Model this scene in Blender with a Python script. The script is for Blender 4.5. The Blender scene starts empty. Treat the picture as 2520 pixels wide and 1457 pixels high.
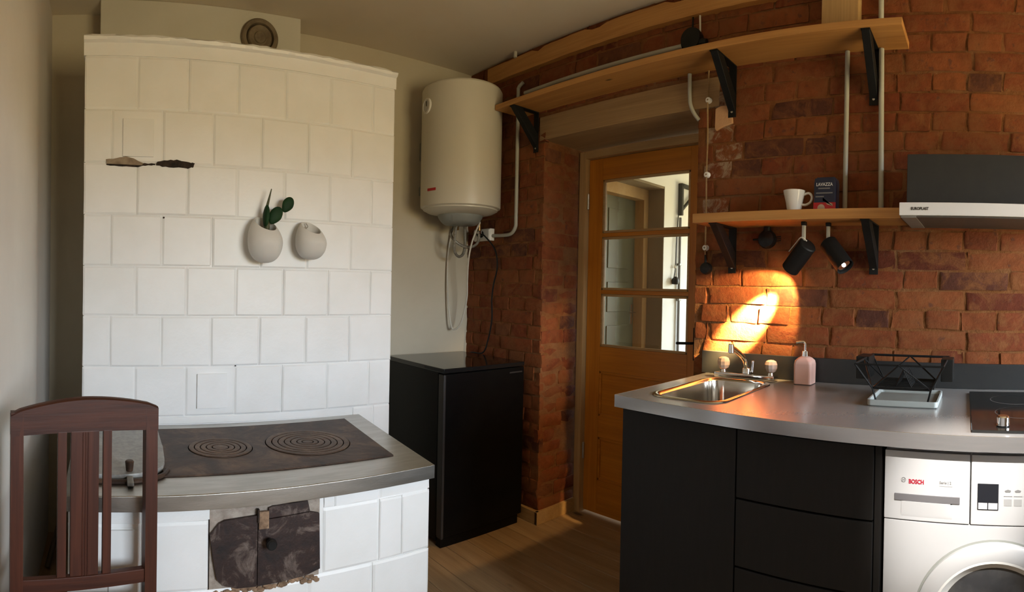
import bpy, bmesh, math, random
from math import sin, cos, pi, radians
from mathutils import Vector, Matrix, Euler

random.seed(7)
SC = bpy.context.scene
COL = SC.collection

# ------------------------------------------------------------------ camera (phone panorama: cylindrical projection)
CAM = dict(f=1372.38, v0=715.75, yaw=0.7315, pitch=-0.0076, roll=0.0201, loc=(-2.0643, -2.7091, 1.2412))
cd = bpy.data.cameras.new('camera')
cam = bpy.data.objects.new('camera', cd)
COL.objects.link(cam)
cd.type = 'PANO'
cd.panorama_type = 'CENTRAL_CYLINDRICAL'
cd.central_cylindrical_range_u_min = -1260 / CAM['f']
cd.central_cylindrical_range_u_max = 1260 / CAM['f']
cd.central_cylindrical_range_v_min = (CAM['v0'] - 1457) / CAM['f']
cd.central_cylindrical_range_v_max = CAM['v0'] / CAM['f']
cd.central_cylindrical_radius = 1.0
cd.clip_start = 0.02
_y, _p, _r = CAM['yaw'], CAM['pitch'], CAM['roll']
_F = Vector((sin(_y) * cos(_p), cos(_y) * cos(_p), sin(_p)))
_R0 = Vector((cos(_y), -sin(_y), 0))
_U0 = _R0.cross(_F)
_R = _R0 * cos(_r) + _U0 * sin(_r)
_U = -_R0 * sin(_r) + _U0 * cos(_r)
_m = Matrix((_R, _U, -_F)).transposed().to_4x4()
cam.matrix_world = Matrix.Translation(CAM['loc']) @ _m
SC.camera = cam

# ------------------------------------------------------------------ world: plain overcast-blue sky above, garden green-brown below
EXPOSURE = 0.0
SKY = 29.0
w = bpy.data.worlds.new('daylight')
SC.world = w
w.use_nodes = True
nt = w.node_tree
bg = nt.nodes['Background']
tc = nt.nodes.new('ShaderNodeTexCoord')
sp = nt.nodes.new('ShaderNodeSeparateXYZ')
mr = nt.nodes.new('ShaderNodeMapRange')
mr.inputs['From Min'].default_value = -0.02
mr.inputs['From Max'].default_value = 0.06
mx = nt.nodes.new('ShaderNodeMix')
mx.data_type = 'RGBA'
mx.inputs['A'].default_value = (0.42, 0.34, 0.185, 1)
mx.inputs['B'].default_value = (0.80, 0.90, 1.0, 1)
nt.links.new(tc.outputs['Generated'], sp.inputs[0])
nt.links.new(sp.outputs['Z'], mr.inputs['Value'])
nt.links.new(mr.outputs[0], mx.inputs['Factor'])
nt.links.new(mx.outputs['Result'], bg.inputs['Color'])
bg.inputs['Strength'].default_value = SKY

# window openings (x0, x1, z0, z1) in the rear wall at y = YR and in the hall's far wall
YR = -3.95
WIN = (-1.30, -0.05, 0.85, 1.95)
HALLX = 4.0
HWIN = (-1.9, -0.5, 0.7, 2.1)          # y0, y1, z0, z1


def portal(name, loc, rot, sx, sy):
    l = bpy.data.lights.new(name, 'AREA')
    l.shape = 'RECTANGLE'
    l.size = sx
    l.size_y = sy
    l.cycles.is_portal = True
    o = bpy.data.objects.new(name, l)
    o.location = loc
    o.rotation_euler = rot
    COL.objects.link(o)


portal('window_portal', ((WIN[0] + WIN[1]) / 2, YR - 0.02, (WIN[2] + WIN[3]) / 2), (radians(90), 0, 0), WIN[1] - WIN[0], WIN[3] - WIN[2])
portal('hall_window_portal', (HALLX + 0.02, (HWIN[0] + HWIN[1]) / 2, (HWIN[2] + HWIN[3]) / 2), (0, radians(90), 0), HWIN[3] - HWIN[2], HWIN[1] - HWIN[0])

SC.cycles.max_bounces = 6
SC.cycles.diffuse_bounces = 4
SC.cycles.glossy_bounces = 3
SC.cycles.transmission_bounces = 5
SC.cycles.transparent_max_bounces = 8
SC.cycles.adaptive_threshold = 0.02
SC.cycles.caustics_reflective = False
SC.cycles.caustics_refractive = False
SC.cycles.sample_clamp_indirect = 8.0
SC.view_settings.view_transform = 'Standard'
SC.view_settings.look = 'None'
SC.view_settings.gamma = 1.0
SC.view_settings.use_curve_mapping = False
SC.view_settings.exposure = EXPOSURE

# ------------------------------------------------------------------ helpers: materials
MATS = {}


def newmat(name):
    m = bpy.data.materials.new(name)
    m.use_nodes = True
    nt = m.node_tree
    b = nt.nodes['Principled BSDF']
    MATS[name] = m
    return m, nt, b


def coords(nt, scale=(1, 1, 1), rnd=False):
    tc = nt.nodes.new('ShaderNodeTexCoord')
    mp = nt.nodes.new('ShaderNodeMapping')
    mp.inputs['Scale'].default_value = scale
    src = tc.outputs['Object']
    if rnd:
        oi = nt.nodes.new('ShaderNodeObjectInfo')
        mu = nt.nodes.new('ShaderNodeVectorMath')
        mu.operation = 'MULTIPLY_ADD'
        cx = nt.nodes.new('ShaderNodeCombineXYZ')
        for k in range(3):
            nt.links.new(oi.outputs['Random'], cx.inputs[k])
        nt.links.new(cx.outputs[0], mu.inputs[0])
        mu.inputs[1].default_value = (37.0, 53.0, 29.0)
        nt.links.new(src, mu.inputs[2])
        src = mu.outputs[0]
    nt.links.new(src, mp.inputs['Vector'])
    return mp.outputs['Vector']


def noise(nt, vec, scale, detail=4, rough=0.55, dist=0.0):
    n = nt.nodes.new('ShaderNodeTexNoise')
    n.inputs['Scale'].default_value = scale
    n.inputs['Detail'].default_value = detail
    n.inputs['Roughness'].default_value = rough
    n.inputs['Distortion'].default_value = dist
    nt.links.new(vec, n.inputs['Vector'])
    return n.outputs['Fac']


def ramp(nt, fac, stops):
    r = nt.nodes.new('ShaderNodeValToRGB')
    els = r.color_ramp.elements
    while len(els) < len(stops):
        els.new(0.5)
    for e, (p, c) in zip(els, stops):
        e.position = p
        e.color = (c[0], c[1], c[2], 1) if not isinstance(c, (int, float)) else (c, c, c, 1)
    nt.links.new(fac, r.inputs['Fac'])
    return r.outputs['Color']


def mix(nt, fac, a, b, mode='MIX'):
    m = nt.nodes.new('ShaderNodeMix')
    m.data_type = 'RGBA'
    m.blend_type = mode
    if isinstance(fac, (int, float)):
        m.inputs['Factor'].default_value = fac
    else:
        nt.links.new(fac, m.inputs['Factor'])
    for s, k in ((a, 'A'), (b, 'B')):
        if isinstance(s, tuple):
            m.inputs[k].default_value = (s[0], s[1], s[2], 1)
        else:
            nt.links.new(s, m.inputs[k])
    return m.outputs['Result']


def bump(nt, b, h, strength=0.3, dist=0.01):
    n = nt.nodes.new('ShaderNodeBump')
    n.inputs['Strength'].default_value = strength
    n.inputs['Distance'].default_value = dist
    nt.links.new(h, n.inputs['Height'])
    nt.links.new(n.outputs['Normal'], b.inputs['Normal'])


def pmat(name, c1, c2=None, scale=6, rough=0.5, metal=0.0, bmp=0.0, bscale=60, stretch=(1, 1, 1), lo=0.35, hi=0.65, spec=0.5, detail=4, rnd=False, rough2=None):
    m, nt, b = newmat(name)
    b.inputs['Roughness'].default_value = rough
    b.inputs['Metallic'].default_value = metal
    b.inputs['Specular IOR Level'].default_value = spec
    v = coords(nt, stretch, rnd)
    c2 = c2 or tuple(x * 0.88 for x in c1)
    f = noise(nt, v, scale, detail)
    nt.links.new(ramp(nt, f, [(lo, c1), (hi, c2)]), b.inputs['Base Color'])
    if rough2 is not None:
        nt.links.new(ramp(nt, f, [(lo, rough), (hi, rough2)]), b.inputs['Roughness'])
    if bmp:
        bump(nt, b, noise(nt, v, bscale, 5), bmp)
    return m


def wood(name, light, dark, axis='Y', rough=0.5, gscale=1.0, knots=0.0, rnd=True, knotcol=None, spec=0.4):
    m, nt, b = newmat(name)
    b.inputs['Roughness'].default_value = rough
    b.inputs['Specular IOR Level'].default_value = spec
    s = {'X': (1.0, 14, 14), 'Y': (14, 1.0, 14), 'Z': (14, 14, 1.0)}[axis]
    v = coords(nt, tuple(x * gscale for x in s), rnd)
    f1 = noise(nt, v, 1.6, 6, 0.6, 0.6)
    s2 = {'X': (3.0, 160, 160), 'Y': (160, 3.0, 160), 'Z': (160, 160, 3.0)}[axis]
    v2 = coords(nt, tuple(x * gscale for x in s2), rnd)
    f2 = noise(nt, v2, 1.0, 3, 0.6)
    c = ramp(nt, f1, [(0.30, light), (0.52, tuple((a + d) / 2 for a, d in zip(light, dark))), (0.72, dark)])
    c = mix(nt, 0.35, c, ramp(nt, f2, [(0.3, (0.55, 0.5, 0.45)), (0.7, (1, 1, 1))]), 'MULTIPLY')
    if knots:
        s3 = {'X': (1.4, 3.2, 3.2), 'Y': (3.2, 1.4, 3.2), 'Z': (3.2, 3.2, 1.4)}[axis]
        v3 = coords(nt, s3, rnd)
        vo = nt.nodes.new('ShaderNodeTexVoronoi')
        vo.inputs['Scale'].default_value = 1.6
        nt.links.new(v3, vo.inputs['Vector'])
        k = ramp(nt, vo.outputs['Distance'], [(knots * 0.55, 1.0), (knots, 0.0)])
        c = mix(nt, k, c, knotcol or tuple(x * 0.28 for x in dark))
    nt.links.new(c, b.inputs['Base Color'])
    bump(nt, b, f2, 0.12, 0.002)
    return m


def emis(name, col, strength):
    m, nt, b = newmat(name)
    b.inputs['Base Color'].default_value = (*col, 1)
    b.inputs['Emission Color'].default_value = (*col, 1)
    b.inputs['Emission Strength'].default_value = strength
    return m


def glass(name, col=(1, 1, 1), rough=0.0, ior=1.45):
    m, nt, b = newmat(name)
    b.inputs['Base Color'].default_value = (*col, 1)
    b.inputs['Roughness'].default_value = rough
    b.inputs['IOR'].default_value = ior
    b.inputs['Transmission Weight'].default_value = 1.0
    return m


def pane_glass(name):
    # thin window pane: mostly clear, a faint mirror at grazing angles
    m = bpy.data.materials.new(name)
    m.use_nodes = True
    nt = m.node_tree
    nt.nodes.clear()
    out = nt.nodes.new('ShaderNodeOutputMaterial')
    tr = nt.nodes.new('ShaderNodeBsdfTransparent')
    tr.inputs['Color'].default_value = (0.93, 0.95, 0.92, 1)
    gl = nt.nodes.new('ShaderNodeBsdfGlossy')
    gl.inputs['Roughness'].default_value = 0.02
    fr = nt.nodes.new('ShaderNodeFresnel')
    fr.inputs['IOR'].default_value = 1.45
    ms = nt.nodes.new('ShaderNodeMixShader')
    nt.links.new(fr.outputs[0], ms.inputs[0])
    nt.links.new(tr.outputs[0], ms.inputs[1])
    nt.links.new(gl.outputs[0], ms.inputs[2])
    nt.links.new(ms.outputs[0], out.inputs['Surface'])
    MATS[name] = m
    return m


def brick_mat(name, wash=0.0):
    m, nt, b = newmat(name)
    b.inputs['Roughness'].default_value = 0.85
    b.inputs['Specular IOR Level'].default_value = 0.25
    oi = nt.nodes.new('ShaderNodeObjectInfo')
    base = ramp(nt, oi.outputs['Random'], [(0.0, (0.195, 0.054, 0.016)), (0.25, (0.225, 0.070, 0.021)), (0.5, (0.175, 0.043, 0.014)),
                                           (0.72, (0.215, 0.062, 0.019)), (0.86, (0.125, 0.029, 0.012)), (0.95, (0.085, 0.030, 0.018)), (1.0, (0.17, 0.062, 0.024))])
    v = coords(nt, (1, 1, 1), True)
    n1 = noise(nt, v, 22, 6, 0.65)
    c = mix(nt, 0.75, base, ramp(nt, n1, [(0.28, (0.55, 0.5, 0.45)), (0.6, (1.05, 1.0, 1.0))]), 'MULTIPLY')
    n2 = noise(nt, v, 9, 6, 0.7, 1.2)
    lime = ramp(nt, n2, [(0.50, 0.0), (0.66, 0.8)])
    c = mix(nt, lime, c, (0.22, 0.084, 0.027))
    tw = nt.nodes.new('ShaderNodeNewGeometry')
    n5 = noise(nt, tw.outputs['Position'], 5.0, 6, 0.7, 0.8)
    c = mix(nt, ramp(nt, n5, [(0.48, 0.0), (0.64, 0.75)]), c, (0.195, 0.072, 0.024))
    n4 = noise(nt, v, 30, 3, 0.6)
    c = mix(nt, ramp(nt, n4, [(0.63, 0.0), (0.72, 0.75)]), c, (0.10, 0.04, 0.022))
    if wash:
        n6 = noise(nt, tw.outputs['Position'], 16.0, 6, 0.75, 1.0)
        c = mix(nt, ramp(nt, n6, [(0.46, 0.0), (0.60, wash)]), c, (0.36, 0.27, 0.18))
    nt.links.new(c, b.inputs['Base Color'])
    bump(nt, b, noise(nt, v, 55, 6, 0.7), 0.55, 0.006)
    return m


def mortar_mat(name):
    m, nt, b = newmat(name)
    b.inputs['Roughness'].default_value = 0.95
    b.inputs['Specular IOR Level'].default_value = 0.1
    v = coords(nt)
    n1 = noise(nt, v, 14, 6, 0.7)
    c = ramp(nt, n1, [(0.3, (0.14, 0.054, 0.019)), (0.5, (0.215, 0.086, 0.030)), (0.7, (0.255, 0.115, 0.045))])
    n2 = noise(nt, v, 2.2, 4, 0.6)
    c = mix(nt, ramp(nt, n2, [(0.52, 0.0), (0.7, 0.55)]), c, (0.22, 0.145, 0.08))
    nt.links.new(c, b.inputs['Base Color'])
    bump(nt, b, noise(nt, v, 70, 6, 0.7), 0.8, 0.008)
    return m


def iron_mat(name, a, c_, d, scale=9, rough=0.6):
    m, nt, b = newmat(name)
    b.inputs['Metallic'].default_value = 0.25
    b.inputs['Roughness'].default_value = rough
    v = coords(nt)
    n1 = noise(nt, v, scale, 7, 0.7, 0.8)
    c = ramp(nt, n1, [(0.3, a), (0.5, c_), (0.68, d)])
    n2 = noise(nt, v, scale * 6, 4, 0.6)
    c = mix(nt, 0.5, c, ramp(nt, n2, [(0.3, (0.5, 0.5, 0.5)), (0.7, (1.15, 1.1, 1.05))]), 'MULTIPLY')
    nt.links.new(c, b.inputs['Base Color'])
    bump(nt, b, n2, 0.35, 0.003)
    return m


# ------------------------------------------------------------------ helpers: geometry
def addbm(dst, src):
    me = bpy.data.meshes.new('tmp')
    src.to_mesh(me)
    dst.from_mesh(me)
    bpy.data.meshes.remove(me)
    src.free()


def box(x0, x1, y0, y1, z0, z1, bev=0.0, seg=2, bm=None, mtx=None):
    b = bmesh.new()
    bmesh.ops.create_cube(b, size=1.0)
    for v in b.verts:
        v.co = Vector(((x0 + x1) / 2 + v.co.x * (x1 - x0), (y0 + y1) / 2 + v.co.y * (y1 - y0), (z0 + z1) / 2 + v.co.z * (z1 - z0)))
    if bev > 0:
        bmesh.ops.bevel(b, geom=b.edges[:], offset=bev, segments=seg, profile=0.6, affect='EDGES')
    if mtx is not None:
        bmesh.ops.transform(b, matrix=mtx, verts=b.verts)
    bmesh.ops.recalc_face_normals(b, faces=b.faces)
    if bm is None:
        return b
    addbm(bm, b)
    return bm


def frame_to(p0, p1):
    d = (Vector(p1) - Vector(p0))
    q = d.to_track_quat('Z', 'Y')
    return Matrix.Translation(p0) @ q.to_matrix().to_4x4(), d.length


def lathe(profile, mtx=None, seg=32, bm=None, cap=True):
    b = bmesh.new()
    rings = []
    for r, z in profile:
        if r < 1e-6:
            rings.append([b.verts.new((0, 0, z))])
        else:
            rings.append([b.verts.new((r * cos(2 * pi * k / seg), r * sin(2 * pi * k / seg), z)) for k in range(seg)])
    for a, c in zip(rings, rings[1:]):
        if len(a) == 1 and len(c) == 1:
            continue
        for k in range(seg):
            k2 = (k + 1) % seg
            if len(a) == 1:
                b.faces.new((a[0], c[k2], c[k]))
            elif len(c) == 1:
                b.faces.new((a[k], a[k2], c[0]))
            else:
                b.faces.new((a[k], a[k2], c[k2], c[k]))
    if cap:
        for rg in (rings[0], rings[-1]):
            if len(rg) > 2:
                b.faces.new(rg)
    bmesh.ops.recalc_face_normals(b, faces=b.faces)
    if mtx is not None:
        bmesh.ops.transform(b, matrix=mtx, verts=b.verts)
    if bm is None:
        return b
    addbm(bm, b)
    return bm


def cyl(p0, p1, r, r2=None, seg=20, bev=0.0, bm=None):
    m, L = frame_to(p0, p1)
    r2 = r if r2 is None else r2
    if bev:
        pr = [(r - bev, 0), (r, bev), (r2, L - bev), (r2 - bev, L)]
    else:
        pr = [(r, 0), (r2, L)]
    return lathe(pr, m, seg, bm)


def smooth_path(pts, n=6):
    P = [Vector(p) for p in pts]
    if len(P) < 3:
        return P
    out = []
    for i in range(len(P) - 1):
        a = P[i - 1] if i else P[0] * 2 - P[1]
        b, c = P[i], P[i + 1]
        d = P[i + 2] if i + 2 < len(P) else P[-1] * 2 - P[-2]
        for k in range(n):
            t = k / n
            out.append(0.5 * ((2 * b) + (c - a) * t + (2 * a - 5 * b + 4 * c - d) * t * t + (3 * b - a - 3 * c + d) * t ** 3))
    out.append(P[-1])
    return out


def tube(pts, r, seg=8, n=6, bm=None, closed=False, straight=False):
    P = [Vector(p) for p in pts] if straight else smooth_path(pts, n)
    b = bmesh.new()
    rings = []
    up = Vector((0.13, 0.31, 0.94)).normalized()
    for i, p in enumerate(P):
        if closed:
            t = P[(i + 1) % len(P)] - P[i - 1]
        else:
            t = (P[min(i + 1, len(P) - 1)] - P[max(i - 1, 0)])
        t.normalize()
        s = t.cross(up)
        if s.length < 0.05:
            s = t.cross(Vector((1, 0, 0)))
        s.normalize()
        u = s.cross(t)
        up = u
        k = 1.0
        if straight and 0 < i < len(P) - 1:
            a = (P[i] - P[i - 1]).normalized()
            k = 1 / max(0.5, abs(a.dot(t)))
        rings.append([b.verts.new(p + (s * cos(2 * pi * j / seg) + u * sin(2 * pi * j / seg)) * r * k) for j in range(seg)])
    pairs = list(zip(rings, rings[1:]))
    if closed:
        pairs.append((rings[-1], rings[0]))
    for a, c in pairs:
        for j in range(seg):
            b.faces.new((a[j], a[(j + 1) % seg], c[(j + 1) % seg], c[j]))
    if not closed:
        b.faces.new(rings[0])
        b.faces.new(rings[-1])
    bmesh.ops.recalc_face_normals(b, faces=b.faces)
    if bm is None:
        return b
    addbm(bm, b)
    return bm


def prism(poly, vec, bev=0.0, bm=None, seg=1):
    """extrude a planar polygon (list of 3D points) along vec"""
    b = bmesh.new()
    v0 = [b.verts.new(p) for p in poly]
    v1 = [b.verts.new(Vector(p) + Vector(vec)) for p in poly]
    b.faces.new(v0)
    b.faces.new(v1)
    n = len(poly)
    for i in range(n):
        b.faces.new((v0[i], v0[(i + 1) % n], v1[(i + 1) % n], v1[i]))
    bmesh.ops.recalc_face_normals(b, faces=b.faces)
    if bev:
        bmesh.ops.bevel(b, geom=b.edges[:], offset=bev, segments=seg, profile=0.6, affect='EDGES')
    if bm is None:
        return b
    addbm(bm, b)
    return bm


def rrect(x0, x1, y0, y1, r, n=6):
    pts = []
    for cx, cy, a0 in ((x1 - r, y1 - r, 0), (x0 + r, y1 - r, 90), (x0 + r, y0 + r, 180), (x1 - r, y0 + r, 270)):
        for k in range(n + 1):
            a = radians(a0 + 90 * k / n)
            pts.append((cx + r * cos(a), cy + r * sin(a)))
    return pts


def loft(loops, bm=None, cap0=True, cap1=True):
    b = bmesh.new()
    R = [[b.verts.new(p) for p in L] for L in loops]
    n = len(R[0])
    for a, c in zip(R, R[1:]):
        for i in range(n):
            b.faces.new((a[i], a[(i + 1) % n], c[(i + 1) % n], c[i]))
    if cap0:
        b.faces.new(R[0])
    if cap1:
        b.faces.new(R[-1])
    bmesh.ops.recalc_face_normals(b, faces=b.faces)
    if bm is None:
        return b
    addbm(bm, b)
    return bm


# ------------------------------------------------------------------ helpers: objects
FR = {}


def area_normals(me, lim):
    """smooth shading with area-weighted corner normals, so bevelled boxes keep flat faces"""
    me.shade_smooth()
    pol = me.polygons
    fn = [p.normal.copy() for p in pol]
    fa = [p.area for p in pol]
    vf = [[] for _ in me.vertices]
    for p in pol:
        for v in p.vertices:
            vf[v].append(p.index)
    out = []
    for p in pol:
        n0 = fn[p.index]
        for v in p.vertices:
            acc = Vector((0, 0, 0))
            for q in vf[v]:
                if fn[q].dot(n0) > lim:
                    acc += fn[q] * fa[q]
            out.append(acc.normalized() if acc.length > 1e-12 else n0)
    me.normals_split_custom_set(out)


def finish(name, bm, mat, smooth=True, angle=40):
    me = bpy.data.meshes.new(name)
    bm.to_mesh(me)
    bm.free()
    if mat is not None:
        me.materials.append(MATS[mat] if isinstance(mat, str) else mat)
    if smooth:
        area_normals(me, cos(radians(angle)))
    return me


def tag(o, label=None, cat=None, group=None, kind=None):
    if label:
        o['label'] = label
    if cat:
        o['category'] = cat
    if group:
        o['group'] = group
    if kind:
        o['kind'] = kind
    return o


def root(name, label=None, cat=None, base=(0, 0, 0), frame=None, group=None, kind=None):
    """an Empty at the thing's base; frame maps build coordinates to the world"""
    o = bpy.data.objects.new(name, None)
    o.empty_display_size = 0.05
    COL.objects.link(o)
    T = Matrix.Translation(base)
    o.matrix_world = (frame @ T) if frame else T
    FR[o.name] = Matrix.Translation(-Vector(base))
    return tag(o, label, cat, group, kind)


def part(name, bm, mat, parent, label=None, smooth=True, angle=40, kind=None):
    bmesh.ops.transform(bm, matrix=FR[parent.name], verts=bm.verts)
    me = finish(name, bm, mat, smooth, angle)
    o = bpy.data.objects.new(name, me)
    COL.objects.link(o)
    o.parent = parent
    FR[o.name] = FR[parent.name]
    return tag(o, label, kind=kind)


def thing(name, bm, mat, label=None, cat=None, base=(0, 0, 0), frame=None, group=None, kind=None, smooth=True, angle=40):
    bmesh.ops.transform(bm, matrix=Matrix.Translation(-Vector(base)), verts=bm.verts)
    me = finish(name, bm, mat, smooth, angle)
    o = bpy.data.objects.new(name, me)
    COL.objects.link(o)
    T = Matrix.Translation(base)
    o.matrix_world = (frame @ T) if frame else T
    FR[o.name] = Matrix.Translation(-Vector(base))
    return tag(o, label, cat, group, kind)


def inst(name, me, parent, loc, rot=(0, 0, 0), scale=(1, 1, 1)):
    o = bpy.data.objects.new(name, me)
    COL.objects.link(o)
    o.parent = parent
    o.location = FR[parent.name] @ Vector(loc)
    o.rotation_euler = rot
    o.scale = scale
    return o


def text_bm(body, size, mtx, extrude=0.0006, bold=0.0, sx=1.0):
    cu = bpy.data.curves.new('lettering', 'FONT')
    cu.body = body
    cu.size = size
    cu.extrude = extrude
    cu.offset = bold
    cu.align_x = 'LEFT'
    cu.resolution_u = 3
    o = bpy.data.objects.new('lettering', cu)
    COL.objects.link(o)
    bpy.context.view_layer.update()
    me = bpy.data.meshes.new_from_object(o)
    bpy.data.objects.remove(o)
    b = bmesh.new()
    b.from_mesh(me)
    bpy.data.meshes.remove(me)
    bmesh.ops.transform(b, matrix=mtx @ Matrix.Diagonal((sx, 1, 1, 1)), verts=b.verts)
    return b


def rough_up(bm, amp, keep=None):
    for v in bm.verts:
        if keep is None or keep(v.co):
            v.co += Vector((random.uniform(-amp, amp), random.uniform(-amp, amp), random.uniform(-amp, amp)))
    return bm

# ------------------------------------------------------------------ materials
pmat('white_paint', (0.86, 0.86, 0.85), (0.81, 0.81, 0.79), scale=5, rough=0.42, bmp=0.10, bscale=35, rnd=True)
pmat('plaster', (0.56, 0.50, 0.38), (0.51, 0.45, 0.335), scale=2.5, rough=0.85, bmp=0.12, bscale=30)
pmat('plaster_chimney', (0.62, 0.59, 0.50), (0.56, 0.53, 0.44), scale=2.5, rough=0.85, bmp=0.12, bscale=30)
pmat('rear_wall', (0.42, 0.35, 0.26), (0.38, 0.31, 0.22), scale=2, rough=0.9)
pmat('plaster_left', (0.70, 0.66, 0.61), (0.64, 0.60, 0.55), scale=2.0, rough=0.85, bmp=0.1, bscale=30)
pmat('ceiling_paint', (0.74, 0.66, 0.54), (0.68, 0.60, 0.48), scale=1.3, rough=0.9, bmp=0.05)
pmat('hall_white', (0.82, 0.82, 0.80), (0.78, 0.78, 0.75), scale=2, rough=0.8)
pmat('hall_shade', (0.26, 0.20, 0.13), (0.22, 0.17, 0.11), scale=3, rough=0.85)  # shade of the hall niche put into the wall colour
brick_mat('brick')
brick_mat('brick_limed', 0.8)
mortar_mat('mortar')
pmat('reveal_render', (0.27, 0.15, 0.08), (0.20, 0.16, 0.11), scale=5, rough=0.95, bmp=0.8, bscale=40)
wood('floor_pine', (0.43, 0.29, 0.155), (0.30, 0.185, 0.09), 'Y', 0.5, 1.0, 0.10)
wood('pine', (0.54, 0.27, 0.080), (0.39, 0.17, 0.045), 'Y', 0.5, 1.0, 0.06)
wood('pine_vertical', (0.60, 0.35, 0.135), (0.46, 0.23, 0.075), 'Z', 0.5, 1.0, 0.05)
wood('pale_pine', (0.52, 0.335, 0.145), (0.41, 0.245, 0.095), 'Z', 0.55, 1.0, 0.04)
wood('pale_pine_y', (0.52, 0.335, 0.145), (0.41, 0.245, 0.095), 'Y', 0.55, 1.0, 0.04)
wood('door_pine', (0.60, 0.225, 0.020), (0.42, 0.135, 0.011), 'Z', 0.38, 0.8, 0.07)
wood('door_pine_y', (0.60, 0.225, 0.020), (0.42, 0.135, 0.011), 'Y', 0.38, 0.8, 0.09)
wood('old_beam', (0.38, 0.24, 0.11), (0.26, 0.155, 0.07), 'Y', 0.7, 1.0, 0.0)
wood('dark_wood', (0.095, 0.028, 0.013), (0.036, 0.011, 0.006), 'Z', 0.45, 1.4, 0.0, spec=0.3)
wood('dark_wood_x', (0.095, 0.028, 0.013), (0.036, 0.011, 0.006), 'X', 0.45, 1.4, 0.0, spec=0.3)
wood('grey_wood', (0.16, 0.12, 0.08), (0.09, 0.065, 0.045), 'Z', 0.7, 1.0, 0.0)
pmat('black_metal', (0.006, 0.006, 0.006), (0.009, 0.009, 0.009), scale=20, rough=0.55, spec=0.2)
pmat('black_plastic', (0.007, 0.007, 0.007), (0.010, 0.010, 0.009), scale=20, rough=0.4, spec=0.25)
pmat('steel', (0.55, 0.54, 0.52), (0.47, 0.46, 0.44), scale=8, rough=0.30, metal=1.0, stretch=(1, 10, 10), bmp=0.03, bscale=120)
pmat('bench_steel', (0.50, 0.48, 0.44), (0.40, 0.38, 0.34), scale=7, rough=0.33, metal=1.0, stretch=(1, 6, 6), bmp=0.05, bscale=60)
pmat('sink_steel', (0.62, 0.58, 0.52), (0.56, 0.53, 0.48), scale=12, rough=0.16, metal=1.0)
pmat('chrome', (0.80, 0.80, 0.80), (0.75, 0.75, 0.75), scale=5, rough=0.06, metal=1.0)
pmat('worktop', (0.44, 0.425, 0.41), (0.425, 0.41, 0.395), scale=40, rough=0.27, metal=0.55, stretch=(1, 6, 1))
pmat('worktop_edge', (0.72, 0.71, 0.71), (0.68, 0.67, 0.67), scale=10, rough=0.20, metal=0.95, stretch=(1, 1, 12))
pmat('dark_laminate', (0.018, 0.019, 0.020), (0.021, 0.022, 0.022), scale=30, rough=0.45)
pmat('cabinet_dark', (0.009, 0.008, 0.007), (0.011, 0.0095, 0.0085), scale=12, rough=0.6, spec=0.22, stretch=(8, 1, 1))
pmat('fridge_black', (0.003, 0.003, 0.003), (0.004, 0.004, 0.004), scale=20, rough=0.35, spec=0.15)
pmat('fridge_trim', (0.030, 0.028, 0.028), scale=20, rough=0.4)
pmat('appliance_white', (0.40, 0.40, 0.405), (0.385, 0.385, 0.39), scale=3, rough=0.3)
pmat('hood_white', (0.74, 0.73, 0.73), (0.71, 0.70, 0.70), scale=3, rough=0.3)
pmat('filter_dark', (0.10, 0.085, 0.075), (0.08, 0.07, 0.06), scale=60, rough=0.5, metal=0.3)
pmat('filter_rim', (0.22, 0.20, 0.18), scale=10, rough=0.5)
pmat('appliance_grey', (0.11, 0.105, 0.11), (0.10, 0.095, 0.10), scale=6, rough=0.35)
pmat('key_grey', (0.30, 0.30, 0.30), scale=6, rough=0.35)
pmat('light_grey', (0.60, 0.60, 0.58), (0.56, 0.56, 0.54), scale=6, rough=0.35)
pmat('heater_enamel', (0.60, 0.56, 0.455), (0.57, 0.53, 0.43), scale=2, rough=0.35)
pmat('cap_grey', (0.25, 0.26, 0.24), (0.21, 0.22, 0.20), scale=6, rough=0.45)
pmat('conduit_grey', (0.42, 0.41, 0.34), (0.36, 0.35, 0.29), scale=6, rough=0.45)
pmat('cable_white', (0.60, 0.56, 0.47), scale=6, rough=0.5)
pmat('hose_grey', (0.34, 0.32, 0.27), (0.20, 0.19, 0.16), scale=90, rough=0.4, metal=0.5)
pmat('brass', (0.60, 0.38, 0.16), (0.5, 0.3, 0.12), scale=10, rough=0.3, metal=1.0)
pmat('porcelain', (0.78, 0.76, 0.70), (0.75, 0.73, 0.67), scale=3, rough=0.15)
pmat('pot_clay', (0.66, 0.64, 0.60), (0.61, 0.59, 0.55), scale=7, rough=0.7, bmp=0.04)
pmat('soil', (0.05, 0.035, 0.025), (0.09, 0.06, 0.04), scale=40, rough=0.95, bmp=0.6)
pmat('cactus_green', (0.010, 0.042, 0.012), (0.006, 0.028, 0.008), scale=25, rough=0.6, spec=0.2, bmp=0.1)
pmat('cactus_edge', (0.05, 0.062, 0.022), (0.07, 0.07, 0.03), scale=25, rough=0.55)
pmat('twig', (0.35, 0.33, 0.28), scale=25, rough=0.8)
pmat('soot', (0.012, 0.008, 0.006), (0.045, 0.028, 0.018), scale=45, rough=0.95, bmp=0.8)
pmat('broken_tile', (0.34, 0.27, 0.19), (0.22, 0.16, 0.11), scale=28, rough=0.9, bmp=0.5)
pmat('rubble', (0.36, 0.23, 0.14), (0.16, 0.10, 0.06), scale=40, rough=0.95, bmp=0.8)
pmat('clay_mortar', (0.42, 0.36, 0.30), (0.26, 0.21, 0.17), scale=30, rough=0.95, bmp=0.6)
pmat('vent_brown', (0.20, 0.15, 0.09), (0.12, 0.085, 0.05), scale=22, rough=0.7, bmp=0.15)
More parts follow.
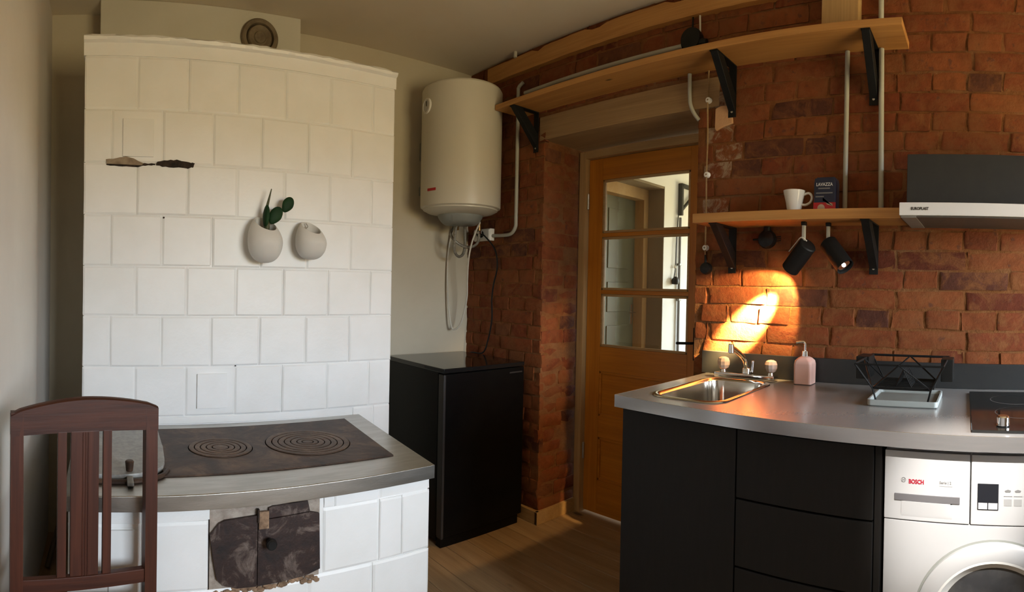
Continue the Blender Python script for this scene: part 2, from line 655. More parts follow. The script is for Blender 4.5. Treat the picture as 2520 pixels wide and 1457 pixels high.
iron_mat('rusty_plate', (0.014, 0.009, 0.007), (0.055, 0.028, 0.016), (0.15, 0.088, 0.052), 6, 0.55)
iron_mat('rusty_ring', (0.055, 0.032, 0.020), (0.105, 0.062, 0.038), (0.17, 0.11, 0.072), 11, 0.55)
iron_mat('fire_door_iron', (0.012, 0.010, 0.011), (0.038, 0.020, 0.016), (0.24, 0.19, 0.16), 11, 0.55)
iron_mat('galvanised', (0.26, 0.26, 0.25), (0.34, 0.34, 0.32), (0.42, 0.42, 0.40), 10, 0.5)
pmat('hob_glass', (0.010, 0.010, 0.010), scale=4, rough=0.08)
pmat('display_black', (0.010, 0.011, 0.015), scale=4, rough=0.1)
pmat('porthole', (0.030, 0.030, 0.032), (0.06, 0.06, 0.06), scale=14, rough=0.08)
pmat('red_print', (0.30, 0.008, 0.022), (0.27, 0.007, 0.02), scale=4, rough=0.4)
pmat('black_print', (0.02, 0.02, 0.02), scale=4, rough=0.4)
pmat('grey_print', (0.16, 0.16, 0.16), scale=4, rough=0.4)
pmat('white_print', (0.62, 0.62, 0.62), scale=4, rough=0.5)
pmat('pack_navy', (0.012, 0.018, 0.045), (0.010, 0.014, 0.034), scale=12, rough=0.3)
pmat('pack_red', (0.45, 0.015, 0.02), (0.36, 0.012, 0.016), scale=12, rough=0.3)
pmat('pack_beige', (0.48, 0.36, 0.25), (0.34, 0.24, 0.16), scale=30, rough=0.4)
pmat('tray_white', (0.42, 0.46, 0.45), scale=5, rough=0.35)
pmat('olive_door', (0.13, 0.13, 0.075), (0.105, 0.105, 0.06), scale=4, rough=0.5)
pmat('pale_brick', (0.58, 0.33, 0.17), (0.50, 0.27, 0.13), scale=10, rough=0.9, bmp=0.3)
pmat('window_white', (0.80, 0.80, 0.78), scale=3, rough=0.4)
m, nt, b = newmat('crystal')
b.inputs['Base Color'].default_value = (0.85, 0.66, 0.56, 1)
b.inputs['Roughness'].default_value = 0.08
b.inputs['Transmission Weight'].default_value = 0.45
glass('bulb_glass', (0.95, 0.95, 0.95), 0.05, 1.45)
pane_glass('pane')
m, nt, b = newmat('pink_soap')
b.inputs['Base Color'].default_value = (0.80, 0.50, 0.43, 1)
b.inputs['Roughness'].default_value = 0.12
b.inputs['Subsurface Weight'].default_value = 0.3
b.inputs['Subsurface Radius'].default_value = (0.02, 0.012, 0.01)
emis('glint_glow', (1.0, 0.97, 0.88), 4.0)
emis('lamp_filament', (1.0, 0.62, 0.25), 30.0)

# ------------------------------------------------------------------ the room shell
XL, H = -2.327, 2.519
NY0, NY1, NZ, ND = -0.64, -1.55, 2.01, 0.30        # door niche in the brick wall
TW = 0.50                                          # thickness of the brick wall

fl = root('floor', kind='structure')
part('underfloor', box(XL - 0.1, 0.52, YR - 0.1, 0.1, -0.12, -0.021), 'grey_wood', fl)
x, k = XL - 0.05, 0
planks = []
while x < 0.50:
    wd = random.choice((0.118, 0.124, 0.13, 0.121))
    for (ya, yb_) in ((YR, -1.9 - 0.3 * (k % 3)), (-1.9 - 0.3 * (k % 3), 0.0)):
        L = yb_ - ya
        b = box(-wd / 2 + 0.0012, wd / 2 - 0.0012, -L / 2 + 0.0008, L / 2 - 0.0008, -0.02, 0.0, 0.0016, 1)
        me = finish('plank', b, 'floor_pine')
        inst('plank', me, fl, (x + wd / 2, (ya + yb_) / 2, random.uniform(-0.0008, 0.0)))
    x += wd
    k += 1

thing('ceiling', box(XL - 0.15, 0.5, YR - 0.1, 0.15, H, H + 0.12), 'ceiling_paint', kind='structure')
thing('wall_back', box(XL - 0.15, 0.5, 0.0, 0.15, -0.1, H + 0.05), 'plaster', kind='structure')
thing('wall_left', box(XL - 0.15, XL, YR - 0.1, 0.15, -0.1, H + 0.05), 'plaster_left', kind='structure')
bm = box(XL - 0.15, WIN[0], YR - 0.25, YR, -0.1, H + 0.05)
box(WIN[1], 0.5, YR - 0.25, YR, -0.1, H + 0.05, bm=bm)
box(WIN[0], WIN[1], YR - 0.25, YR, -0.1, WIN[2], bm=bm)
box(WIN[0], WIN[1], YR - 0.25, YR, WIN[3], H + 0.05, bm=bm)
thing('wall_rear', bm, 'rear_wall', kind='structure')
w1 = root('window_1', base=((WIN[0] + WIN[1]) / 2, YR - 0.12, WIN[2]), kind='structure')
fw = 0.05
for (a, b_, c, d) in ((WIN[0], WIN[1], WIN[2], WIN[2] + fw), (WIN[0], WIN[1], WIN[3] - fw, WIN[3]), (WIN[0], WIN[0] + fw, WIN[2] + fw, WIN[3] - fw), (WIN[1] - fw, WIN[1], WIN[2] + fw, WIN[3] - fw)):
    part('window_frame', box(a, b_, YR - 0.16, YR - 0.10, c, d, 0.004), 'window_white', w1)
part('mullion', box((WIN[0] + WIN[1]) / 2 - 0.03, (WIN[0] + WIN[1]) / 2 + 0.03, YR - 0.16, YR - 0.10, WIN[2] + fw, WIN[3] - fw, 0.004), 'window_white', w1)
part('window_sill', box(WIN[0] - 0.05, WIN[1] + 0.05, YR - 0.10, YR + 0.10, WIN[2] - 0.035, WIN[2], 0.005), 'window_white', w1)

# brick wall: mortar core + single bricks in English bond
wr = root('wall_right', kind='structure')
bm = box(0.004, TW, NY0, 0.0, -0.1, H + 0.05)
box(0.004, TW, YR, NY1, -0.1, H + 0.05, bm=bm)
box(0.004, TW, NY1, NY0, NZ + 0.02, H + 0.05, bm=bm)
part('mortar_bed', bm, 'mortar', wr, smooth=False)
CH = H / 34.0
BH = CH - 0.009


def brick_mesh(L, h, d, name='brick', amp=0.0024, edge=0.0035, nx=5, nz=3):
    b = bmesh.new()
    g = []
    for j in range(nz):
        row = []
        for i in range(nx):
            u = i / (nx - 1)
            v = j / (nz - 1)
            uu = (0, 0.06, 0.5, 0.94, 1)[i] if nx == 5 else u
            e = (i in (0, nx - 1)) or (j in (0, nz - 1))
            px = (edge * random.uniform(0.6, 1.7) if e else 0) + random.uniform(-amp, amp)
            py = (uu - 0.5) * L + (random.uniform(-0.004, 0.004))
            pz = (v - 0.5) * h + (random.uniform(-0.0025, 0.0025))
            row.append(b.verts.new((px, -py, pz)))
        g.append(row)
    for j in range(nz - 1):
        for i in range(nx - 1):
            b.faces.new((g[j][i], g[j][i + 1], g[j + 1][i + 1], g[j + 1][i]))
    border = [g[0][i] for i in range(nx)] + [g[j][nx - 1] for j in range(1, nz)] + [g[nz - 1][i] for i in range(nx - 2, -1, -1)] + [g[j][0] for j in range(nz - 2, 0, -1)]
    back = [b.verts.new((d, v.co.y, v.co.z)) for v in border]
    n = len(border)
    for i in range(n):
        b.faces.new((border[i], back[i], back[(i + 1) % n], border[(i + 1) % n]))
    bmesh.ops.recalc_face_normals(b, faces=b.faces)
    return finish(name, b, 'brick', True, 50)


BR = {'h': [brick_mesh(0.122, BH, 0.03) for _ in range(10)], 's': [brick_mesh(0.25, BH, 0.03) for _ in range(10)], 'q': [brick_mesh(0.06, BH, 0.03) for _ in range(5)]}
cand = []
for r in range(34):
    z = (r + 0.5) * CH
    kind = 'h' if r % 2 else 's'
    if r % 7 == 3:
        kind = 'm'
    y = random.uniform(-0.012, 0.012) - (0.0 if kind == 'h' else 0.066)
    if kind != 'h':
        cand.append(('q', y + 0.036, z))
    i = 0
    while y > -3.3:
        t = kind if kind != 'm' else ('s' if i % 2 else 'h')
        L = {'h': 0.122, 's': 0.25}[t]
        c = y - L / 2
        y -= L + 0.0105
        i += 1
        lo, hi = c - L / 2, c + L / 2
        if z < NZ + 0.02 and hi > NY1 + 0.01 and lo < NY0 - 0.01:
            # the niche: fill up to its edges with closers
            if hi > NY0 + 0.05:
                n = (hi - NY0)
                if n > 0.045:
                    cand.append(('f', (hi + NY0) / 2, z, n - 0.004))
            if lo < NY1 - 0.05:
                n = NY1 - lo
                if n > 0.045:
                    cand.append(('f', (lo + NY1) / 2, z, n - 0.004))
            continue
        cand.append((t, c, z))
lintel_top = 2.135


def in_view(c):
    y, z = c[1], c[2]
    if y < -2.93:
        return False
    if y < NY1 and z < 0.90:
        return False
    if y > -0.58 and z < 0.83:
        return False
    if NY1 - 0.05 < y < NY0 + 0.03 and z < lintel_top + 0.02:
        return False
    if y > -0.12:
        return z < 1.62
    return True


cp = Vector(CAM['loc'])
cand = [c for c in cand if not (NY1 < c[1] < NY0 and c[2] < lintel_top + 0.02)]
cand.sort(key=lambda c: (not in_view(c), (Vector((0, c[1], c[2])) - cp).length))
rest = bmesh.new()
fcache = {}
for n, c in enumerate(cand):
    if c[0] == 'f':
        key = round(c[3], 2)
        if key not in fcache:
            fcache[key] = [brick_mesh(c[3], BH, 0.03) for _ in range(2)]
        me = random.choice(fcache[key])
    else:
        me = random.choice(BR[c[0]])
    if NY1 - 0.15 < c[1] < NY1 and 1.5 < c[2] < 2.05:
        me = me.copy()
        me.materials[0] = MATS['brick_limed']
    loc = (random.uniform(-0.005, -0.001), c[1], c[2] + random.uniform(-0.002, 0.002))
    rot = (random.uniform(-0.012, 0.012), 0, random.uniform(-0.01, 0.01))
    if n < 300:
        inst('brick', me, wr, loc, rot)
    else:
        t = bmesh.new()
        t.from_mesh(me)
        bmesh.ops.transform(t, matrix=Matrix.Translation(loc), verts=t.verts)
        addbm(rest, t)
part('far_bricks', rest, 'brick', wr, kind='stuff')

part('plaster_patch', prism([(-0.009, -1.632, 1.915), (-0.009, -1.634, 2.000), (-0.009, -1.660, 2.008), (-0.009, -1.712, 2.004), (-0.009, -1.715, 1.930), (-0.009, -1.665, 1.918), (-0.009, -1.640, 1.905)], (0.014, 0, 0), 0.003), 'pale_brick', wr, 'pale orange plaster patch')

# the niche's brick reveal (faces the camera)
rv = root('wall_niche', base=(0.15, NY0, 0), kind='structure')
part('render_patch', box(0.02, ND, NY0 + 0.005, NY0 + 0.03, 0.0, NZ), 'reveal_render', rv, smooth=False)
RB = [brick_mesh(L, BH + 0.003, 0.035, amp=0.004, edge=0.006) for L in (0.125, 0.125, 0.16, 0.16, 0.20, 0.20)]
for r in range(27):
    z = 0.05 + (r + 0.5) * CH
    if z > NZ - 0.02:
        break
    if r % 2:
        seq = [(0.065, 0), (0.205, 1)]
    else:
        seq = [(0.085, 2), (0.225, 0)]
    if r in (4, 5, 11, 18):
        seq = seq[:1]
    for (cx, mi) in seq:
        inst('brick', RB[mi + random.randint(0, 1)], rv, (cx + random.uniform(-0.01, 0.01), NY0 + random.uniform(-0.011, -0.002), z), (random.uniform(-0.02, 0.02), random.uniform(-0.02, 0.02), pi / 2 + random.uniform(-0.03, 0.03)))

# lintel, ceiling board, post, baseboards
b = box(-0.004, 0.32, NY1 - 0.10, NY0 + 0.035, NZ, lintel_top, 0.006)
thing('trim_1', b, 'old_beam', kind='structure', base=(0.15, -1.1, NZ))
bm = bmesh.new()
N = 60
loops = []
for i in range(N + 1):
    y = -0.20 - i * (2.75 / N)
    t0 = 2.488 + random.uniform(-0.0015, 0.0015)
    if i in (9, 17, 18, 27, 28):
        t0 -= 0.014
    z0 = 2.400 + random.uniform(-0.0015, 0.0015)
    loops.append([(-0.034, y, z0), (-0.034, y, t0), (0.004, y, t0), (0.004, y, z0)])
thing('trim_2', loft(loops), 'pine', kind='structure', base=(-0.02, -1.5, 2.41))
thing('trim_3', box(-0.06, 0.002, -2.242, -2.10, 2.191, H, 0.004), 'pale_pine', kind='structure', base=(-0.03, -2.17, 2.19))
bb = root('baseboard_right', kind='structure', base=(0.0, -0.65, 0))
part('board', box(-0.022, 0.0, -0.662, -0.02, 0.0, 0.068, 0.003), 'pale_pine_y', bb)
part('board', box(-0.022, ND - 0.02, -0.664, NY0 - 0.002, 0.0, 0.068, 0.003), 'pale_pine_y', bb)
part('board', box(-0.022, 0.0, -1.60, NY1, 0.0, 0.068, 0.003), 'pale_pine_y', bb)

# chimney breast above the stove, with its round soot cover
thing('wall_chimney', box(-2.093, -1.143, -0.15, 0.001, 2.0, H, 0.006), 'plaster_chimney', kind='structure', base=(-1.6, -0.07, 2.0))

# ------------------------------------------------------------------ pine door in the niche
DX = ND
dr = root('door_1', base=(DX, -1.05, 0), kind='structure')
fy0, fy1 = -0.652, -1.50
part('frame_jamb', box(DX - 0.03, DX + 0.05, fy0 - 0.045, fy0, 0.0, 1.995, 0.003), 'pale_pine', dr)
part('frame_jamb', box(DX - 0.03, DX + 0.05, fy1, fy1 + 0.045, 0.0, 1.995, 0.003), 'pale_pine', dr)
part('frame_head', box(DX - 0.03, DX + 0.05, fy1 + 0.045, fy0 - 0.045, 1.953, 1.995, 0.003), 'pale_pine_y', dr)
gy0, gy1, gz0, gz1 = -0.795, -1.345, 0.925, 1.832
ly0, ly1 = -0.70, -1.452
lx0, lx1 = DX, DX + 0.04
part('stile', box(lx0, lx1, gy0, ly0, 0.012, 1.95, 0.003), 'door_pine', dr)
part('stile', box(lx0, lx1, ly1, gy1, 0.012, 1.95, 0.003), 'door_pine', dr)
part('rail', box(lx0 + 0.0005, lx1, gy1, gy0, gz1, 1.95, 0.003), 'door_pine_y', dr)
part('rail', box(lx0 + 0.0005, lx1, gy1, gy0, 0.79, gz0, 0.003), 'door_pine_y', dr)
part('rail', box(lx0 + 0.0005, lx1, gy1, gy0, 0.43, 0.545, 0.003), 'door_pine_y', dr)
part('rail', box(lx0 + 0.0005, lx1, gy1, gy0, 0.012, 0.195, 0.003), 'door_pine_y', dr)
for (z0, z1) in ((0.545, 0.79), (0.195, 0.43)):
    part('panel', box(lx0 + 0.012, lx1 - 0.01, gy1, gy0, z0, z1), 'door_pine_y', dr)
    bm = bmesh.new()
    for (ya, yb_, za, zb_) in ((gy1, gy0, z1 - 0.014, z1), (gy1, gy0, z0, z0 + 0.014), (gy0 - 0.014, gy0, z0, z1), (gy1, gy1 + 0.014, z0, z1)):
        box(lx0 + 0.003, lx0 + 0.014, ya, yb_, za, zb_, 0.003, bm=bm)
    part('panel_moulding', bm, 'door_pine_y', dr)
zs = (gz0, 1.222, 1.531, gz1)
for zm in zs[1:3]:
    part('glazing_bar', box(lx0 + 0.002, lx1, gy1, gy0, zm - 0.011, zm + 0.011, 0.004), 'door_pine_y', dr)
for a, c in zip(zs, zs[1:]):
    z0, z1 = a + (0.011 if a != gz0 else 0), c - (0.011 if c != gz1 else 0)
    part('pane', box(lx0 + 0.020, lx0 + 0.023, gy1 + 0.004, gy0 - 0.004, z0 + 0.004, z1 - 0.004), 'pane', dr, smooth=False)
    bm = bmesh.new()
    wd = 0.013
    for (ya, yb_, za, zb_) in ((gy1, gy0, z1 - wd, z1), (gy1, gy0, z0, z0 + wd), (gy0 - wd, gy0, z0, z1), (gy1, gy1 + wd, z0, z1)):
        box(lx0 + 0.004, lx0 + 0.020, ya, yb_, za, zb_, 0.003, bm=bm)
    part('glazing_bead', bm, 'pale_pine_y', dr)
for z in (1.72, 0.34):
    part('hinge', cyl((DX - 0.006, -0.699, z - 0.045), (DX - 0.006, -0.699, z + 0.045), 0.007, bev=0.002), 'steel', dr)
h = part('handle', tube([(DX, -1.40, 0.988), (DX - 0.045, -1.40, 0.988), (DX - 0.058, -1.385, 0.988), (DX - 0.06, -1.32, 0.985)], 0.0065, 10), 'black_metal', dr)
part('backplate', box(DX - 0.004, DX, -1.42, -1.38, 0.90, 1.06, 0.003), 'black_metal', h)

# ------------------------------------------------------------------ hall seen through the door panes
thing('floor_hall', box(TW + 0.02, HALLX, -2.6, 0.4, -0.1, 0.0), 'floor_pine', kind='structure')
thing('ceiling_hall', box(TW, HALLX, -2.6, 0.4, H, H + 0.1), 'hall_white', kind='structure')
hx0, hx1, hz = 1.15, 2.17, 2.05
bm = box(TW, hx0, 0.0, 0.45, 0, H)
box(hx1, HALLX + 0.2, 0.0, 0.45, 0, H, bm=bm)
box(hx0, hx1, 0.0, 0.45, hz + 0.12, H, bm=bm)
thing('wall_hall_end', bm, 'hall_white', kind='structure')
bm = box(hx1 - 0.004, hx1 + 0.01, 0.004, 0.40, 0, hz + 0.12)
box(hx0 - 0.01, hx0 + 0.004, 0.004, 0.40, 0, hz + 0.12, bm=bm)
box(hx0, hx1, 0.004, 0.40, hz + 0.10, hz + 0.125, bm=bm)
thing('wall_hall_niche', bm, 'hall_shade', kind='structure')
thing('wall_hall_rear', box(TW, HALLX + 0.2, -2.7, -2.6, 0, H), 'hall_white', kind='structure')
bm = box(HALLX, HALLX + 0.2, -2.7, HWIN[0], 0, H)
box(HALLX, HALLX + 0.2, HWIN[1], 0.4, 0, H, bm=bm)
box(HALLX, HALLX + 0.2, HWIN[0], HWIN[1], 0, HWIN[2], bm=bm)
box(HALLX, HALLX + 0.2, HWIN[0], HWIN[1], HWIN[3], H, bm=bm)
thing('wall_hall_side', bm, 'hall_white', kind='structure')
w2 = root('window_2', base=(HALLX + 0.1, -1.2, HWIN[2]), kind='structure')
for (a, b_, c, d) in ((HWIN[0], HWIN[1], HWIN[2], HWIN[2] + fw), (HWIN[0], HWIN[1], HWIN[3] - fw, HWIN[3]), (HWIN[0], HWIN[0] + fw, HWIN[2] + fw, HWIN[3] - fw), (HWIN[1] - fw, HWIN[1], HWIN[2] + fw, HWIN[3] - fw)):
    part('window_frame', box(HALLX + 0.08, HALLX + 0.13, a, b_, c, d, 0.004), 'window_white', w2)
d2 = root('door_2', base=(1.66, 0.25, 0), kind='structure')
part('frame_jamb', box(hx1 - 0.075, hx1 - 0.005, 0.17, 0.30, 0, hz + 0.10, 0.004), 'pale_pine', d2)
part('frame_jamb', box(hx0 + 0.005, hx0 + 0.075, 0.17, 0.30, 0, hz + 0.10, 0.004), 'pale_pine', d2)
part('frame_head', box(hx0 + 0.075, hx1 - 0.075, 0.17, 0.30, hz, hz + 0.10, 0.004), 'pale_pine_y', d2)
part('leaf', box(hx0 + 0.075, hx1 - 0.075, 0.27, 0.31, 0.01, hz), 'olive_door', d2)
for (za, zb_) in ((0.12, 0.50), (0.62, 0.92), (1.04, 1.30), (1.42, 1.94)):
    for (xa, xb) in ((hx0 + 0.17, 1.60), (1.70, hx1 - 0.17)):
        part('raised_panel', box(xa, xb, 0.262, 0.272, za, zb_, 0.006), 'olive_door', d2)
hd = part('handle', tube([(hx1 - 0.11, 0.27, 1.03), (hx1 - 0.11, 0.22, 1.03), (hx1 - 0.13, 0.21, 1.03), (hx1 - 0.22, 0.21, 1.03)], 0.008, 8), 'chrome', d2)
part('backplate', box(hx1 - 0.125, hx1 - 0.095, 0.264, 0.27, 0.92, 1.10, 0.003), 'chrome', hd)

# fittings on the white hall wall
bm = tube([(2.42, -0.02, 0.0), (2.42, -0.02, 1.92)], 0.013, 10, straight=True)
hp = thing('hall_pipe', bm, 'grey_print', 'dark grey pipe on the white hall wall, seen through the door panes', 'pipe', base=(2.42, -0.02, 0))
for z in (1.78, 1.48, 1.15, 0.6):
    part('clip', box(2.40, 2.44, -0.036, 0.0, z - 0.01, z + 0.01, 0.003), 'grey_print', hp)
hb = root('hall_bracket', 'black angle bracket high on the white hall wall behind the door glass', 'bracket', base=(2.42, -0.05, 1.99))
part('wall_arm', box(2.405, 2.435, -0.045, 0.0, 1.94, 2.24, 0.004), 'black_metal', hb)
part('shelf_arm', box(2.40, 2.80, -0.045, -0.005, 2.205, 2.24, 0.004), 'black_metal', hb)
part('brace', tube([(2.43, -0.025, 1.99), (2.72, -0.025, 2.215)], 0.016, 6, straight=True), 'black_metal', hb)
hs = root('hall_switch', 'small black pendant switch hanging by a cord on the white hall wall', 'switch', base=(2.33, -0.02, 1.28))
part('cord', tube([(2.39, -0.02, 2.0), (2.36, -0.02, 1.7), (2.35, -0.02, 1.45), (2.33, -0.02, 1.36)], 0.005, 6), 'black_plastic', hs)
part('switch_body', lathe([(0.0, 0), (0.03, 0.005), (0.036, 0.03), (0.03, 0.055), (0.012, 0.075), (0, 0.076)], Matrix.Translation((2.33, -0.035, 1.29)), 16), 'black_plastic', hs)
part('insulator', lathe([(0.0, 0), (0.012, 0.002), (0.014, 0.015), (0.008, 0.028), (0, 0.03)], Matrix.Translation((2.345, -0.02, 1.44)), 12), 'porcelain', hs)

# ------------------------------------------------------------------ tiled masonry stove with its cooking bench
XS0, XS1, YS = -2.147, -0.847, -0.564
ZB, YB = 0.68, -1.27
st = root('tiled_stove', 'white painted tiled masonry stove with an iron cooking bench in front', 'stove', base=(-1.5, -0.6, 0))
part('stove_core', box(XS0 + 0.006, XS1 - 0.004, YS + 0.0050, -0.003, 0.0, 2.135), 'white_paint', st, smooth=False)


def tile_mesh(w_, h_, d=0.02, bev=0.003):
    b = bmesh.new()
    g = []
    xs = (-0.5, -0.5 + 0.035, 0, 0.5 - 0.035, 0.5)
    for j, v in enumerate(xs):
        row = []
        for i, u in enumerate(xs):
            e = i in (0, 4) or j in (0, 4)
            px = u * w_ + random.uniform(-0.0008, 0.0008)
            pz = v * h_ + random.uniform(-0.0008, 0.0008)
            py = (bev if e else 0.0) + random.uniform(-0.0007, 0.0007) - (0.0012 if i == 2 and j == 2 else 0)
            row.append(b.verts.new((px, py, pz)))
        g.append(row)
    for j in range(4):
        for i in range(4):
            b.faces.new((g[j][i], g[j][i + 1], g[j + 1][i + 1], g[j + 1][i]))
    bd = [g[0][i] for i in range(5)] + [g[j][4] for j in range(1, 5)] + [g[4][i] for i in range(3, -1, -1)] + [g[j][0] for j in range(3, 0, -1)]
    back = [b.verts.new((v.co.x, d, v.co.z)) for v in bd]
    for i in range(len(bd)):
        b.faces.new((bd[i], back[i], back[(i + 1) % len(bd)], bd[(i + 1) % len(bd)]))
    bmesh.ops.recalc_face_normals(b, faces=b.faces)
    return finish('tile', b, 'white_paint', True, 12)


def add_tile(x0, x1, z0, z1, y, gap=0.0028):
    me = tile_mesh(x1 - x0 - gap, z1 - z0 - gap)
    inst('tile', me, st, ((x0 + x1) / 2, y + random.uniform(-0.0015, 0.0018), (z0 + z1) / 2), (random.uniform(-0.006, 0.006), 0, random.uniform(-0.006, 0.006)))


rows = [2.098, 1.897, 1.692, 1.494, 1.297, 1.104, 0.907, 0.712]
for r in range(7):
    z1, z0 = rows[r], rows[r + 1]
    first = -1.942 if r % 2 == 0 else -2.040
    xs = [XS0] + [first + 0.1975 * k for k in range(7) if first + 0.1975 * k < XS1 - 0.04] + [XS1]
    for a, c in zip(xs, xs[1:]):
        add_tile(a, c, z0, z1, YS)
# bottom strip between bench and first course, and base courses right of the bench
add_tile(XS0, -1.03, 0.682, 0.712, YS + 0.002, 0.003)
for (z0, z1) in ((0.515, 0.712), (0.318, 0.515), (0.12, 0.318), (0.0, 0.12)):
    add_tile(-1.03, -0.93, z0, z1, YS)
    add_tile(-0.93, XS1, z0, z1, YS)
# uneven painted cornice
N = 44
loops = []
for i in range(N + 1):
    x = XS0 - 0.003 + i * (XS1 - XS0 + 0.007) / N
    j = lambda a: random.uniform(-a, a)
    loops.append([(x, YS + 0.03, 2.098), (x, YS + 0.001 + j(.001), 2.10), (x, YS - 0.001 + j(.001), 2.148 + j(.0015)), (x, YS - 0.014 + j(.002), 2.155 + j(.002)),
                  (x, YS - 0.017 + j(.002), 2.166 + j(.003)), (x, YS - 0.008 + j(.002), 2.176 + j(.003)), (x, YS + 0.03, 2.178 + j(.002)), (x, -0.16, 2.172)])
part('cornice', loft(loops), 'white_paint', st)
# painted-over soot hatches
part('soot_hatch', box(-1.998, -1.879, YS - 0.007, YS + 0.006, 1.716, 1.860, 0.002), 'white_paint', st)
part('soot_hatch', box(-1.699, -1.578, YS - 0.007, YS + 0.006, 0.743, 0.879, 0.002), 'white_paint', st)


def ragged(poly, n, amp):
    out = []
    for (a, b_) in zip(poly, poly[1:] + poly[:1]):
        for k in range(n):
            t = k / n
            out.append((a[0] + (b_[0] - a[0]) * t + random.uniform(-amp, amp), a[1] + (b_[1] - a[1]) * t + random.uniform(-amp, amp)))
    return out


def xz_prism(poly, y, d, bm=None):
    return prism([(x, y, z) for x, z in poly], (0, d, 0), bm=bm)


part('broken_edge', xz_prism(ragged([(-2.060, 1.686), (-1.925, 1.683), (-1.918, 1.690), (-1.955, 1.708), (-1.985, 1.716), (-2.01, 1.711), (-2.035, 1.705), (-2.062, 1.704)], 2, 0.0012), YS - 0.004, 0.008), 'broken_tile', st, 'broken beige tile edge over a sooty crack')
part('soot_crack', xz_prism(ragged([(-2.060, 1.682), (-2.0, 1.678), (-1.94, 1.677), (-1.90, 1.684), (-1.872, 1.686), (-1.872, 1.692), (-1.93, 1.690), (-2.06, 1.688)], 4, 0.0018), YS - 0.0035, 0.006), 'soot', st, 'black sooty crack in the tile joint')
part('soot_crack', xz_prism(ragged([(-1.868, 1.684), (-1.82, 1.679), (-1.745, 1.678), (-1.722, 1.683), (-1.720, 1.697), (-1.75, 1.703), (-1.79, 1.708), (-1.84, 1.704), (-1.865, 1.697)], 4, 0.002), YS - 0.004, 0.007), 'soot', st, 'black sooty hole in the tile joint')
part('nail_hole', cyl((-1.837, YS - 0.003, 1.485), (-1.837, YS + 0.004, 1.485), 0.0035, seg=10), 'soot', st)
part('nail_hole', cyl((-1.545, YS - 0.003, 0.908), (-1.545, YS + 0.004, 0.908), 0.0025, seg=8), 'soot', st)

# bench masonry, steel top, iron plate and rings
part('bench_core', box(-2.150, -1.092, YB + 0.025, YS + 0.01, 0.0, ZB - 0.042), 'white_paint', st, smooth=False)
YF = -1.25
xdoor0, xdoor1 = -1.778, -1.447
for (a, c) in ((-2.155, -1.96), (-1.96, xdoor0), (xdoor1, -1.414), (-1.414, -1.265), (-1.265, -1.085)):
    add_tile(a, c, 0.597, 0.638, YF)
for (a, c) in ((-2.155, -1.96), (-1.96, xdoor0), (xdoor1, -1.265), (-1.265, -1.186), (-1.186, -1.085)):
    add_tile(a, c, 0.410, 0.597, YF)
for (a, c) in ((-2.155, -1.92), (-1.92, -1.70), (-1.70, -1.49), (-1.49, -1.285), (-1.285, -1.085)):
    add_tile(a, c, 0.205, 0.402 if xdoor0 < (a + c) / 2 < xdoor1 else 0.410, YF)
for (a, c) in ((-2.155, -2.0), (-2.0, -1.80), (-1.80, -1.60), (-1.60, -1.39), (-1.39, -1.19), (-1.19, -1.085)):
    add_tile(a, c, 0.0, 0.205, YF)
part('soot_hatch', box(-2.045, -1.968, YF - 0.006, YF + 0.006, 0.36, 0.583, 0.003), 'white_paint', st)
# steel worktop of the bench: slightly skewed outline, with a folded front edge
bm = prism([(-2.165, YB, ZB), (-1.086, YB - 0.004, ZB), (-1.000, YS, ZB), (-2.165, YS, ZB)], (0, 0, -0.006), 0.001)
part('bench_top', bm, 'bench_steel', st)
bm = box(-2.166, -1.955, YB - 0.003, YB + 0.012, ZB - 0.042, ZB - 0.001, 0.0015)
box(-1.945, -1.085, YB - 0.005, YB + 0.012, ZB - 0.042, ZB - 0.001, 0.0015, bm=bm)
part('edge_band', bm, 'bench_steel', st, 'folded steel edge band')
part('edge_joint', box(-1.966, -1.940, YB - 0.002, YB + 0.012, ZB - 0.040, ZB - 0.002, 0.001), 'cap_grey', st, 'dark joint in the steel edge band')
e0, e1 = Vector((-1.085, YB - 0.004, 0)), Vector((-0.999, YS, 0))
part('edge_band', prism([(e0.x, e0.y, ZB - 0.042), (e0.x, e0.y, ZB - 0.001), (e1.x, e1.y, ZB - 0.001), (e1.x, e1.y, ZB - 0.042)], (-0.008, 0, 0)), 'bench_steel', st)
plate = part('iron_plate', prism([(-1.872, -0.631, ZB), (-1.096, -0.626, ZB), (-1.154, -1.135, ZB), (-1.888, -1.137, ZB)], (0, 0, 0.004), 0.001), 'rusty_plate', st, 'rusty cast-iron cooking plate')


def rings(cx, cy, radii):
    for a, c in zip(radii, radii[1:]):
        g = 0.0035
        part('cooking_ring', lathe([(c + g, 0.002), (c + g, 0.0062), (c + g + 0.003, 0.0075), (a - 0.003, 0.0075), (a, 0.0062), (a, 0.002)], Matrix.Translation((cx, cy, ZB)), 48, cap=False), 'rusty_ring', plate)
    part('cooking_ring', lathe([(radii[-1], 0.002), (radii[-1], 0.0065), (0.006, 0.0075), (0, 0.0065)], Matrix.Translation((cx, cy, ZB)), 24), 'rusty_ring', plate)
    part('ring_seat', lathe([(radii[0] + 0.003, 0.0042), (0, 0.0042)], Matrix.Translation((cx, cy, ZB)), 48), 'soot', plate)


rings(-1.364, -0.900, [0.146, 0.124, 0.102, 0.080, 0.058, 0.036, 0.018])
rings(-1.672, -0.890, [0.106, 0.086, 0.066, 0.046, 0.026])
